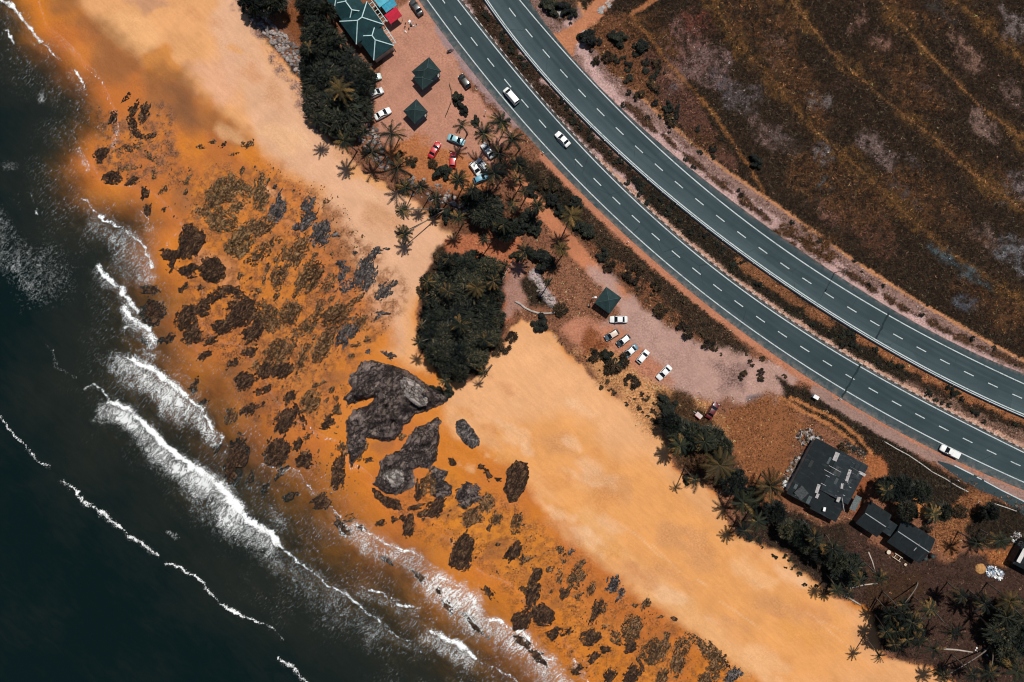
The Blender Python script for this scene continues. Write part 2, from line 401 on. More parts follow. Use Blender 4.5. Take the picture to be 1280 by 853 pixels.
Z([(800,60),(830,75),(880,140),(920,210),(900,205),(860,172),(820,120)], (100,66,50), 10, 8, 0.9, 0.6)
# field: worn pinkish patches, paths between the beds
for c, a, b, r, col in (((860,60),42,26,-50,(122,92,84)),((888,85),32,26,-30,(118,96,92)),((905,110),22,12,-50,(96,88,90)),((935,125),16,30,-60,(86,78,76)),
  ((950,165),26,12,-45,(112,92,86)),((970,70),18,9,-60,(118,92,80)),((1072,30),9,22,-35,(120,92,80)),((1098,52),16,8,-45,(136,104,90)),((1026,130),16,11,-20,(112,104,102)),
  ((1028,196),12,10,-40,(126,120,120)),((980,180),20,10,-50,(104,90,86)),((1095,185),34,13,-50,(112,96,92)),((1145,205),14,7,-40,(110,100,98)),((1205,60),30,10,-50,(132,104,90)),
  ((1230,160),20,10,-60,(126,104,94)),((1160,115),18,12,-40,(90,74,66)),((1265,30),24,12,-50,(120,110,108)),((1270,120),22,10,-50,(110,90,82)),((1035,265),14,10,-50,(132,96,84)),
  ((1200,335),46,7,-34,(76,92,98)),((1232,300),26,14,-30,(132,112,104)),((1270,320),26,12,-40,(108,108,112)),((1090,290),40,20,-40,(92,64,48)),((1205,378),14,8,-30,(84,88,96)),
  ((1142,255),16,8,-50,(112,100,100)),((1268,230),22,14,-60,(120,108,108)),((1125,235),18,8,-50,(90,78,74)),((1027,225),14,3,-40,(92,104,108)),((845,100),20,9,-50,(140,104,86)),
  ((870,30),24,14,-40,(104,62,50)),((1180,20),26,9,-40,(66,60,56)),((1050,105),10,22,-50,(70,52,44)),((838,112),9,9,0,(96,88,92))):
    pts = []
    for k in range(14):
        th = 2 * math.pi * k / 14; ca, sa = math.cos(math.radians(-r)), math.sin(math.radians(-r))
        u, v = a * math.cos(th), b * math.sin(th); pts.append((c[0] + u * ca - v * sa, c[1] + u * sa + v * ca))
    Z(pts, tuple(q * f_ for q, f_ in zip(col, (.98, .93, .86))), 12, 14, 1.0, 0.4, mix=0.8)
for q in ((960,40,50,60),(1000,120,40,40),(900,190,40,26),(1060,240,60,40),(1180,260,70,40),(1120,90,50,36),(1220,210,50,30),(830,60,30,40),(1010,300,40,20),(1240,380,60,30),(1150,20,50,24)):
    Z([(q[0]+q[2]*math.cos(k*.7)*(.7+.5*((k*5)%7)/7)+q[3]*.4*math.sin(k*.7), q[1]+q[3]*math.sin(k*.7)+q[2]*.4*math.cos(k*.7)) for k in range(9)], (96,64,38), 20, 26, 1.0, 0.9, mix=0.6)
FIELD_PATHS = [[(876,-20),(905,25),(932,62),(962,96),(1010,156),(1080,216),(1130,266),(1180,310),(1290,384)],
               [(972,-20),(1040,66),(1100,120),(1160,166),(1212,214),(1290,270)], [(1090,-10),(1160,66),(1222,130),(1290,182)], [(1180,-10),(1230,30),(1290,86)],
               [(930,290),(990,330),(1060,380),(1150,420)]]
for fp in FIELD_PATHS[:4]: L(fp, 7, (104,72,38), 12, 14, 0.95, 0.75, mix=0.8)
for fp, q in ((FIELD_PATHS[1], 0.4), (FIELD_PATHS[2], 0.5), (FIELD_PATHS[0], 0.18), (FIELD_PATHS[3], 0.25)): L(fp, 1.0, (190,128,78), 1.2, 1.2, 0.4, 0.0, mix=q)
L([(790,18),(830,72),(862,108),(890,140),(935,206),(955,240)], 2.2, (150,98,54), 2, 3, 0.7, 0.3, mix=0.7)

BASEC = WETC
def soils(x, y):
    sh = x.shape
    col = np.empty(sh + (3,)); base = alb(BASEC)
    px, py = PX(x, y)
    n1 = fbm(x / 14, y / 14, 3)
    base2 = alb((204,114,40)); f = sstep(0.35, 0.65, n1)[..., None]
    col[:] = base * (1 - f) + base2 * f
    g = sstep(0.5, 0.75, fbm(x / 9 + 40, y / 9, 21))[..., None]
    col = col * (1 - 0.35 * g) + alb((230,142,52)) * 0.35 * g
    speck = np.full(sh, 0.13); veg = np.zeros(sh); wet = np.full(sh, 1.0)
    for z in ZONES:
        kind, poly, c, soft, rag, sp, vg, wt, mx, seed = z[:10]
        far = (soft + rag) * S * 1.2 + 2.0
        pts = wpoly(poly)
        if kind == 'p':
            d = sd_poly_far(x, y, pts, far)
        else:
            far += z[10] * S
            d = z[10] * S - line_dist_far(x, y, pts, far)
        m = d > -far
        if not m.any(): continue
        q = 1.0 / max(rag * S * 2.2, 0.6)
        nn = fbm(x[m] * q, y[m] * q, seed, 4) - 0.5
        w = sstep(-soft * S * 0.5, soft * S * 0.5, d[m] + nn * rag * S * 2.4) * mx
        if sp > 0.8 and mx < 0.9: w = np.clip(w * (0.25 + 1.5 * sstep(0.38, 0.62, fbm(x[m] * 0.9, y[m] * 0.9, seed + 5, 3))), 0, 1)
        wc = w[:, None]
        tone = 0.86 + 0.28 * fbm(x[m] / 5, y[m] / 5, seed + 3, 3)
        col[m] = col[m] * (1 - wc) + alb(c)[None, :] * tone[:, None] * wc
        speck[m] = speck[m] * (1 - w) + sp * w; veg[m] = veg[m] * (1 - w) + vg * w; wet[m] = wet[m] * (1 - w) + wt * w
    return col, speck, veg, wet
def sea_d(x, y):
    """metres out from the waterline, positive at sea"""
    d = sd_poly(x, y, SEAPOLY)
    return d + (fbm(x / 5, y / 5, 61, 4) - 0.5) * 3.0 * np.clip((np.abs(d) + 1) / 8, 0.25, 1.0)
def depth_from(d, x, y):
    py = CY - y / S
    k = 1.0 + 1.3 * sstep(520, 150, py)
    dd = np.maximum(d, 0) * k * (0.8 + 0.4 * fbm(x / 16, y / 16, 77, 3))
    return np.minimum(0.098 * (dd / 8) ** 1.7, 6.0)
def gz(x, y):
    x = np.atleast_1d(np.asarray(x, float)); y = np.atleast_1d(np.asarray(y, float))
    d = sea_d(x, y)
    up = SEA + np.minimum(-d, 60.0) / 34.0
    z = np.where(d > 0, SEA - depth_from(d, x, y), np.minimum(up, 0.0))
    sand = sstep(-0.02, -0.25, z) * sstep(2, -4, d)
    return z + sand * (fbm(x / 3.5, y / 3.5, 5, 3) - 0.5) * 0.18
def gz1(x, y): return float(gz(x, y)[0])

def axis(a, b, step, lim):
    v = list(np.arange(a, b + 1e-6, step)); s = step
    lo, hi = [], []
    while v[-1] + sum(hi) < lim: s *= 1.35; hi.append(s)
    c = v[-1]
    for q in hi: c += q; v.append(c)
    c = v[0]; out = []
    for q in hi: c -= q; out.append(c)
    return np.array(out[::-1] + v)
def grid(xs, ys):
    X, Y = np.meshgrid(xs, ys); nx, ny = len(xs), len(ys)
    i = np.arange((nx - 1) * (ny - 1)); r, c = i // (nx - 1), i % (nx - 1)
    a = r * nx + c
    return X.ravel(), Y.ravel(), np.stack([a, a + 1, a + nx + 1, a + nx], 1)
def compact(faces, *arrs):
    used = np.unique(faces); mp = np.zeros(faces.max() + 1, np.int64); mp[used] = np.arange(len(used))
    return (mp[faces],) + tuple(a[used] for a in arrs)

def ground_material(name):
    n = NT(name); p = n.pos()
    col = n.attr('albedo', 'Color'); sp = n.attr('speck'); wet = n.attr('wet')
    fine = n.noise(p, 2.1, 5, 0.65); mid = n.noise(p, 0.55, 4, 0.6); grain = n.noise(p, 6.5, 2, 0.6)
    f = n.math('ADD', n.math('MULTIPLY', fine, 0.6), n.math('ADD', n.math('MULTIPLY', mid, 0.2), n.math('MULTIPLY', grain, 0.2)))
    k = n.ramp(f, 0.40, 0.61)
    sp = n.math('MULTIPLY', sp, n.ramp(n.noise(p, 0.16, 4, 0.6), 0.32, 0.68, 0.45, 1.2), clamp=True)
    hi = n.mix(1.0, col, (1.5, 1.5, 1.5), 'MULTIPLY'); lo = n.mix(1.0, col, (0.22, 0.21, 0.20), 'MULTIPLY')
    c = n.mix(sp, col, n.mix(k, lo, hi))
    rw = n.noise(n.map(p, math.radians(-44), (0.22, 1.0, 1)), 1.2, 5, 0.65, 0.5)
    c = n.mix(1.0, c, n.mix(n.ramp(rw, 0.35, 0.65), (0.955, 0.95, 0.945), (1.035, 1.035, 1.035)), 'MULTIPLY')
    # dark crumbs of weed, twigs and stones lying on bare ground
    cr = n.ramp(n.noise(p, 2.6, 4, 0.75), 0.60, 0.66)
    c = n.mix(n.math('MULTIPLY', n.math('MULTIPLY', cr, sp), 0.7, clamp=True), c, (0.035, 0.028, 0.022))
    rough = n.ramp(wet, 0.0, 1.0, 0.95, 0.5)
    h = n.math('ADD', n.math('MULTIPLY', fine, n.math('ADD', n.math('MULTIPLY', sp, 1.0), 0.12)), n.math('ADD', n.math('MULTIPLY', mid, 0.25), n.math('MULTIPLY', rw, 0.12)))
    return n.done(n.bsdf(c, rough, n.ramp(wet, 0, 1, 0.1, 0.3), n.bump(h, 0.55, 0.35)))

def build_ground():
    xs = axis(-140, 140, 0.42, 2500); ys = axis(-95, 95, 0.42, 2500)
    x, y, F = grid(xs, ys)
    print('ground verts', len(x))
    z = gz(x, y)
    far = np.maximum(np.abs(x) - 150, np.abs(y) - 105)
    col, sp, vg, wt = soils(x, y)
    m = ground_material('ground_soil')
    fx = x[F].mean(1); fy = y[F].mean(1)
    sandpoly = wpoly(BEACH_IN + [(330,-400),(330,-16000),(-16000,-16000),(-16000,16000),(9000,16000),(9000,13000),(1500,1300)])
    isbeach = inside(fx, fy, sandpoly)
    for nm, msk, lab in (('beach', isbeach, 'orange sand beach, dry and pale inland, dark and wet by the sea'),
                         ('ground', ~isbeach, 'reddish soil and dry grassland behind the beach on both sides of the road')):
        f2, X, Y, Zz, C, SP, WT = compact(F[msk], x, y, z, col, sp, wt)
        me = np_mesh(nm, np.stack([X, Y, Zz], 1), f2, m, True)
        attr_c(me, 'albedo', C); attr_f(me, 'speck', SP); attr_f(me, 'wet', WT)
        tag(link(nm, me), lab, 'beach' if nm == 'beach' else 'ground', kind='structure')
build_ground()
# ------------------------------------------------------------------ sea
# breaking water: line, width px, strength, trailing froth px (towards the sea), froth strength
FOAM = [
 ([(-10,-6),(0,0),(14,9),(25,18),(34,30),(42,42),(48,48),(53,52)],5.0,1.0,14,0.25),
 ([(53,52),(60,58),(67,64),(73,70),(79,76)],1.8,0.8,0,0),
 ([(12,43),(18,48),(23,54)],3.2,0.85,8,0.2),
 ([(92,86),(98,93),(103,101),(105,108)],2.6,0.95,10,0.3),
 ([(45,-4),(60,35),(72,42),(86,53),(98,68),(110,82)],0.8,0.5,0,0),
 ([(104,80),(115,87),(123,95),(128,108),(136,120),(142,134),(146,146)],1.2,0.7,0,0),
 ([(108,70),(122,73),(131,80),(138,92),(146,105),(152,116)],0.9,0.6,0,0),
 ([(128,68),(134,82),(142,98),(150,110),(154,122)],0.8,0.45,0,0),
 ([(106,108),(112,118),(120,128)],1.0,0.5,0,0),
 ([(144,140),(146,155),(147,168),(145,180)],3.2,0.75,8,0.4),
 ([(88,160),(91,172),(95,182),(97,188)],1.6,0.55,5,0.3),
 ([(101,190),(105,200),(111,212)],3.0,0.55,6,0.5),
 ([(70,178),(74,184),(79,194)],1.2,0.5,0,0),
 ([(40,246),(44,258),(51,270)],1.0,0.7,0,0),([(80,243),(84,252),(88,258)],1.2,0.6,0,0),([(84,224),(88,233)],1.2,0.6,0,0),
 ([(118,214),(121,224),(131,229)],1.3,0.8,0,0),
 ([(106,243),(112,256),(118,264),(124,268)],2.0,0.85,10,0.4),
 ([(128,272),(135,277),(146,284),(157,293),(168,302),(178,313),(186,323),(189,329)],2.6,1.0,26,0.55),
 ([(176,268),(184,282),(193,290),(200,300),(208,308)],1.3,0.7,10,0.3),
 ([(160,228),(172,236),(180,244),(190,255),(200,266),(207,272)],1.0,0.6,0,0),
 ([(212,255),(224,268),(233,280)],1.6,0.5,4,0.3),
 ([(138,243),(150,250)],0.8,0.4,0,0),
 ([(128,336),(135,346),(145,352),(155,360),(160,370),(166,376),(172,384),(174,390)],4.6,1.1,10,0.6),
 ([(160,385),(166,396),(175,404),(183,408),(190,416),(193,424)],7.5,1.1,10,0.8),
 ([(154,410),(160,406),(168,402)],3.0,0.7,4,0.5),
 ([(182,345),(186,335),(190,326)],1.2,0.5,4,0.4),
 ([(-4,268),(6,278),(14,292),(24,308),(36,318),(50,332),(58,342)],1.2,0.5,40,0.34),
 ([(108,328),(114,338),(124,344)],0.9,0.5,0,0),
 ([(160,448),(172,455),(184,462),(196,468),(208,476),(218,484),(230,492),(238,499)],5.0,1.15,22,0.95),
 ([(178,438),(190,446),(198,442)],3.0,0.5,8,0.5),
 ([(206,470),(212,490),(206,508)],4.0,0.3,10,0.6),
 ([(215,460),(232,470),(246,478),(252,486)],1.2,0.4,10,0.4),
 ([(244,503),(252,510),(259,520),(264,530),(268,540)],4.2,1.0,16,0.85),
 ([(262,546),(272,541),(281,544),(280,552)],3.6,0.75,5,0.5),
 ([(284,548),(289,556),(284,565),(279,575),(277,592)],1.2,0.5,4,0.3),
 ([(60,428),(68,436),(75,456),(86,463),(94,471)],1.3,0.55,3,0.3),
 ([(105,484),(114,482),(123,486),(132,493),(139,500)],2.2,0.8,4,0.3),
 ([(142,505),(150,509),(160,516),(170,524)],5.5,0.95,18,0.9),
 ([(174,526),(182,533),(190,540),(200,550),(212,561),(224,570),(236,579),(245,587)],5.6,1.2,20,0.8),
 ([(236,580),(250,592),(264,601),(278,612),(290,625),(302,638)],9.0,1.25,26,1.0),
 ([(300,636),(312,650),(324,661),(338,672),(346,680)],6.5,1.15,18,0.8),
 ([(344,679),(356,688),(370,698),(384,710),(400,722),(416,733),(430,742),(446,753),(460,764),(474,774)],2.6,0.95,26,0.42),
 ([(470,772),(484,782),(492,790),(506,799),(520,807),(530,815)],1.8,0.7,10,0.3),
 ([(452,731),(466,738),(478,742),(490,748),(504,755),(514,760),(524,763)],2.2,0.85,12,0.42),
 ([(542,788),(550,791),(560,800),(574,808),(584,814),(594,822)],4.8,1.15,16,0.6),
 ([(594,824),(606,831),(618,838),(632,844),(650,852)],1.6,0.75,8,0.3),
 ([(548,716),(562,724),(576,732),(586,740),(594,752),(597,762)],3.0,0.8,26,0.95),
 ([(582,764),(594,768),(604,774),(612,780)],2.4,0.8,8,0.4),
 ([(612,776),(626,776),(638,782),(650,790),(662,800)],5.0,1.0,16,0.8),
 ([(640,780),(650,790),(660,796),(666,803)],3.0,0.9,20,0.95),
 ([(664,806),(680,820),(694,832),(706,840),(716,850)],3.0,0.7,20,0.8),
 ([(716,822),(726,832),(732,842),(734,852)],2.0,0.65,8,0.5),
 ([(442,656),(456,662),(470,670),(480,676),(490,684),(504,688),(518,693),(526,699)],3.4,0.8,18,0.75),
 ([(376,528),(386,533),(396,540),(406,546),(418,548),(428,553)],1.8,0.8,2,0.2),
 ([(432,556),(436,572),(440,586),(450,584),(462,590)],2.0,0.55,4,0.3),
 ([(328,580),(340,578),(352,584),(366,587),(378,592),(384,604),(394,616),(404,622),(412,632)],1.6,0.62,5,0.4),
 ([(404,622),(412,632),(420,642),(426,650)],2.6,0.7,6,0.4),
 ([(419,654),(424,664),(430,671),(436,671)],1.2,0.8,0,0),
 ([(545,646),(556,652),(566,662),(572,672)],0.9,0.5,0,0),
 ([(548,671),(560,673),(568,680),(574,690),(578,704)],1.4,0.6,5,0.3),
 ([(520,664),(530,670)],1.2,0.4,0,0),
 ([(460,588),(466,600),(462,610)],1.6,0.4,4,0.3),
 ([(-6,518),(4,526),(10,535),(22,545),(32,556),(42,566),(52,575),(62,584)],2.8,0.85,3,0.25),
 ([(80,604),(90,613),(101,620),(112,630),(124,638)],2.8,0.85,4,0.25),
 ([(126,640),(140,648),(152,655),(163,664),(174,673),(186,682),(200,691)],3.2,0.95,4,0.3),
 ([(210,704),(219,704),(230,711),(244,722),(256,733),(268,744),(280,753),(292,762),(306,770)],3.0,1.0,4,0.25),
 ([(304,768),(318,778),(330,785),(342,791),(352,799)],2.4,0.8,4,0.2),
 ([(348,822),(358,830),(368,838),(376,845),(384,854)],2.8,0.8,4,0.3),
 ([(320,783),(330,790)],1.0,0.4,0,0),
 ([(210,664),(218,668),(222,671)],2.6,0.5,3,0.5),
]
# broad thin froth: centre, radii, angle, strength
FROTH = [((55,340),52,44,-48,0.46),((52,122),7,8,0,0.9),((12,208),14,8,0,0.5),((90,58),40,14,-50,0.5),((110,130),22,18,-40,0.3),((160,335),26,22,-40,0.5),((190,300),24,18,-45,0.35),
 ((150,515),14,9,-30,0.45),((215,455),30,20,-40,0.3),((230,520),26,20,-45,0.42),((250,600),30,26,-40,0.3),((310,605),34,24,-40,0.32),((350,650),34,18,-40,0.45),
 ((345,700),40,16,-35,0.42),((420,760),44,16,-35,0.36),((400,660),40,20,-30,0.36),((460,690),46,16,-25,0.36),((515,780),22,18,-45,0.4),((580,750),24,30,60,0.5),((560,810),20,10,-35,0.5),
 ((640,800),40,16,-35,0.5),((690,835),36,14,-35,0.5),((480,640),30,14,-20,0.16),((290,470),26,20,0,0.2),((300,720),40,16,-35,0.2),((70,60),24,10,-40,0.35),((170,420),16,10,-40,0.5),
 ((110,205),12,22,-70,0.4),((60,180),30,30,0,0.12),((20,250),24,20,-40,0.2),((610,720),24,20,0,0.25),((350,545),30,30,0,0.2),((330,585),50,40,0,0.2),((250,440),24,40,20,0.26),((205,380),20,40,30,0.22),((450,630),40,24,-30,0.2),((700,800),60,26,-35,0.25),((280,500),30,26,0,0.24),((400,560),26,16,-20,0.2)]
def foam_fields(x, y):
    foam = np.zeros(x.shape); lace = np.zeros(x.shape); lift = np.zeros(x.shape)
    wob = (fbm(x / 1.3, y / 1.3, 90, 3) - 0.5) * 1.4; wob2 = (fbm(x / 1.3 + 50, y / 1.3, 91, 3) - 0.5) * 1.4
    X = x + wob + (fbm(x / 6, y / 6, 93, 2) - 0.5) * 2.6; Y = y + wob2 + (fbm(x / 6 + 30, y / 6, 94, 2) - 0.5) * 2.6
    for pts, w, st, tr, ts in FOAM:
        p = wpoly(pts, SEA); far = (tr + w * 3 + 3) * S + 1
        x0, y0 = p.min(0) - far; x1, y1 = p.max(0) + far
        m = (X > x0) & (X < x1) & (Y > y0) & (Y < y1)
        if not m.any(): continue
        d = seg_dist(X[m], Y[m], p)
        wm = w * S * (0.3 + 1.25 * fbm(X[m] / 3.2, Y[m] / 3.2, 33, 3))
        foam[m] = np.maximum(foam[m], st * (0.4 + 0.95 * fbm(X[m] / 2.0, Y[m] / 2.0, 39, 3)) * np.exp(-(d / (wm * 0.85)) ** 2))
        if st > 0.7: lift[m] = np.maximum(lift[m], np.exp(-(d / (w * S * 1.2)) ** 2) * min(w * 0.07, 0.35))
        if tr:
            # seaward of the line: shift the sample towards the land
            d2 = seg_dist(X[m] + 0.55 * tr * S * 0.6, Y[m] + 0.8 * tr * S * 0.6, p)
            va = 0.45 + 1.1 * fbm(X[m] / 4, Y[m] / 4, 37, 3)
            lace[m] = np.maximum(lace[m], ts * 0.8 * va * np.exp(-(d2 / (tr * S * 0.62 * (0.6 + 0.8 * va))) ** 2))
            lace[m] = np.maximum(lace[m], min(1.0, ts * 0.74) * va * np.exp(-(d / (tr * S * 0.36)) ** 2))
    for c, a, b, r, st in FROTH:
        cx, cy = P(c[0], c[1], SEA); th = math.radians(r)
        u = (x - cx) * math.cos(th) + (y - cy) * math.sin(th); v = -(x - cx) * math.sin(th) + (y - cy) * math.cos(th)
        q = (u / (a * S)) ** 2 + (v / (b * S)) ** 2
        lace = np.maximum(lace, 0.62 * st * np.exp(-q * 1.1) * (0.55 + 0.9 * fbm(x / 5, y / 5, 44, 3)))
    return foam, lace, lift
def water_material():
    n = NT('sea_water'); p = n.pos()
    dep = n.attr('depth'); foam = n.attr('foam'); lace = n.attr('lace'); swash = n.attr('edge')
    # body of the water: what the sand under it shows through falls off with depth
    cloud = n.ramp(n.noise(n.map(p, math.radians(-42), (0.6, 1.2, 1)), 0.3, 6, 0.7), 0.3, 0.7, 0.7, 1.4)
    murk = n.math('SUBTRACT', 1.0, n.math('EXPONENT', n.math('MULTIPLY', n.math('MULTIPLY', dep, cloud), -1.7)))
    tint = n.n('ShaderNodeCombineColor')
    for i, k in enumerate((-0.75, -0.35, -0.22)): n.l(n.math('EXPONENT', n.math('MULTIPLY', dep, k)), tint.inputs[i])
    tr = n.n('ShaderNodeBsdfTransparent'); n.l(tint.outputs[0], tr.inputs[0])
    silt = n.ramp(dep, 0.3, 3.2)
    big = n.ramp(n.noise(p, 0.05, 4, 0.6), 0.35, 0.7)
    mot = n.noise(n.map(p, math.radians(-42), (0.5, 1.4, 1)), 0.35, 5, 0.65, 0.6)
    silt = n.math('ADD', silt, n.math('ADD', n.math('MULTIPLY', n.math('SUBTRACT', big, 0.5), 0.25), n.math('MULTIPLY', n.math('SUBTRACT', mot, 0.5), 0.7)), clamp=True)
    bodyc = n.mix(silt, (0.0155, 0.0182, 0.0142), (0.0022, 0.0080, 0.0078))
    rip = n.noise(n.map(p, math.radians(-40), (0.35, 1.3, 1)), 1.3, 5, 0.6, 0.4)
    swell = n.noise(n.map(p, math.radians(-42), (0.25, 1.0, 1)), 0.22, 3, 0.5, 0.5)
    h = n.math('ADD', n.math('MULTIPLY', rip, 0.5), n.math('MULTIPLY', swell, 1.2))
    nm = n.bump(h, 0.35, 0.3)
    d = n.n('ShaderNodeBsdfDiffuse'); n.l(bodyc, d.inputs[0]); n.l(nm, d.inputs['Normal'])
    m1 = n.n('ShaderNodeMixShader'); n.l(murk, m1.inputs[0]); n.l(tr.outputs[0], m1.inputs[1]); n.l(d.outputs[0], m1.inputs[2])
    gl = n.n('ShaderNodeBsdfGlossy'); gl.inputs['Roughness'].default_value = 0.16; gl.inputs['Color'].default_value = (1, 1, 1, 1); n.l(nm, gl.inputs['Normal'])
    fr = n.n('ShaderNodeFresnel'); fr.inputs['IOR'].default_value = 1.33; n.l(nm, fr.inputs['Normal'])
    m2 = n.n('ShaderNodeMixShader'); n.l(n.math('MULTIPLY', fr.outputs[0], n.ramp(dep, 0.0, 0.3, 0.3, 1.0)), m2.inputs[0]); n.l(m1.outputs[0], m2.inputs[1]); n.l(gl.outputs[0], m2.inputs[2])
    # froth: solid on the breaking lines, a net of thin streaks behind them
    n1 = n.noise(p, 1.1, 6, 0.75); across = n.map(p, math.radians(50), (0.42, 1.35, 1))
    wv = n.n('ShaderNodeTexNoise'); n.l(p, wv.inputs['Vector']); wv.inputs['Scale'].default_value = 0.55; wv.inputs['Detail'].default_value = 4
    warp = n.n('ShaderNodeVectorMath', operation='MULTIPLY_ADD'); n.l(wv.outputs['Color'], warp.inputs[0]); warp.inputs[1].default_value = (2.4, 2.4, 0); n.l(across, warp.inputs[2])
    st = n.noise(warp.outputs[0], 1.5, 6, 0.72); n2 = n.noise(p, 3.2, 3, 0.7)
    ns = n.math('ADD', n.math('MULTIPLY', n1, 0.5), n.math('ADD', n.math('MULTIPLY', st, 0.35), n.math('MULTIPLY', n2, 0.15)))
    fm = n.math('ADD', n.math('MULTIPLY', foam, 1.25), n.math('ADD', n.math('MULTIPLY', n.math('SUBTRACT', ns, 0.5), 2.6), n.math('MULTIPLY', n.math('SUBTRACT', n2, 0.5), 1.7)))
    fa = n.math('MULTIPLY', n.ramp(fm, 0.5, 1.15), n.ramp(foam, 0.02, 0.25))
    # net of thin lines between bubbles: where a stretched noise crosses its middle value
    r1 = n.ramp(n.math('ABSOLUTE', n.math('SUBTRACT', n.noise(warp.outputs[0], 0.62, 4, 0.6), 0.5)), 0.0, 0.05, 1.0, 0.0)
    r2 = n.ramp(n.math('ABSOLUTE', n.math('SUBTRACT', n.noise(warp.outputs[0], 1.3, 4, 0.6), 0.48)), 0.0, 0.07, 1.0, 0.0)
    net = n.math('MAXIMUM', n.math('MULTIPLY', r1, 0.9), n.math('MULTIPLY', r2, 0.75))
    patch = n.ramp(n.math('ADD', lace, n.math('MULTIPLY', n.math('SUBTRACT', n1, 0.5), 0.9)), 0.12, 0.62)
    la = n.math('MULTIPLY', n.math('MULTIPLY', patch, n.ramp(lace, 0.02, 0.2)), n.math('ADD', n.math('MULTIPLY', net, n.ramp(n2, 0.4, 0.62, 0.0, 0.95)), n.ramp(lace, 0.25, 0.8, 0.0, 0.12)))
    dense = n.math('MULTIPLY', n.ramp(n.math('ADD', lace, n.math('MULTIPLY', n.math('SUBTRACT', st, 0.5), 2.2)), 0.72, 0.95), 0.85)
    la = n.math('MAXIMUM', la, dense)
    fl = n.ramp(n.noise(p, 0.9, 6, 0.85), 0.745, 0.785, 0.0, 0.30)      # stray flecks
    shal = n.math('MULTIPLY', n.ramp(dep, 0.02, 0.12), n.ramp(dep, 0.5, 1.6, 1.0, 0.0))
    spk = n.math('MULTIPLY', n.ramp(n.noise(across, 2.2, 5, 0.85), 0.55, 0.67, 0.0, 0.46), n.ramp(n.noise(p, 0.14, 3, 0.6), 0.38, 0.56))      # flecks drifting in the shallows
    fl = n.math('MAXIMUM', n.math('MULTIPLY', fl, n.ramp(dep, 0.03, 0.5)), n.math('MULTIPLY', spk, shal))
    fa = n.math('MAXIMUM', fa, n.math('MAXIMUM', la, fl))
    edge = n.math('MULTIPLY', swash, n.ramp(ns, 0.46, 0.64, 0.0, 0.38))
    fa = n.math('MAXIMUM', fa, edge, clamp=True)
    fb = n.bsdf((0.80, 0.82, 0.82), 0.85, 0.2, n.bump(n1, 0.5, 0.2))
    m3 = n.n('ShaderNodeMixShader'); n.l(fa, m3.inputs[0]); n.l(m2.outputs[0], m3.inputs[1]); n.l(fb, m3.inputs[2])
    return n.done(m3.outputs[0])
def build_sea():
    xs = axis(-135, 32, 0.34, 2500); ys = axis(-92, 92, 0.34, 2500)
    x, y, F = grid(xs, ys)
    d = sea_d(x, y)
    keep = (d[F] > -1.6).any(1)
    F, x, y, d = compact(F[keep], x, y, d)
    dep = depth_from(d, x, y)
    foam, lace, lift = foam_fields(x, y)
    near = sstep(140, 95, np.maximum(np.abs(x) - 20, np.abs(y)))
    z = SEA + 0.012 + np.minimum(dep, 1.2) * 0.10 * (fbm(x * 0.09 + y * 0.12, (x - y) * 0.03, 8, 3) - 0.5) * near + lift * np.minimum(dep * 2 + 0.2, 1)
    z = np.where(d < 0, SEA + 0.012 + d * 0.02, z)
    me = np_mesh('water', np.stack([x, y, z], 1), F, water_material(), True)
    attr_f(me, 'depth', dep); attr_f(me, 'foam', foam); attr_f(me, 'lace', lace)
    attr_f(me, 'edge', np.exp(-((d - 0.1) / 0.16) ** 2) * 0.9)
    tag(link('water', me), 'dark green sea breaking in white foam lines over the orange sand', 'sea', kind='structure')
build_sea()

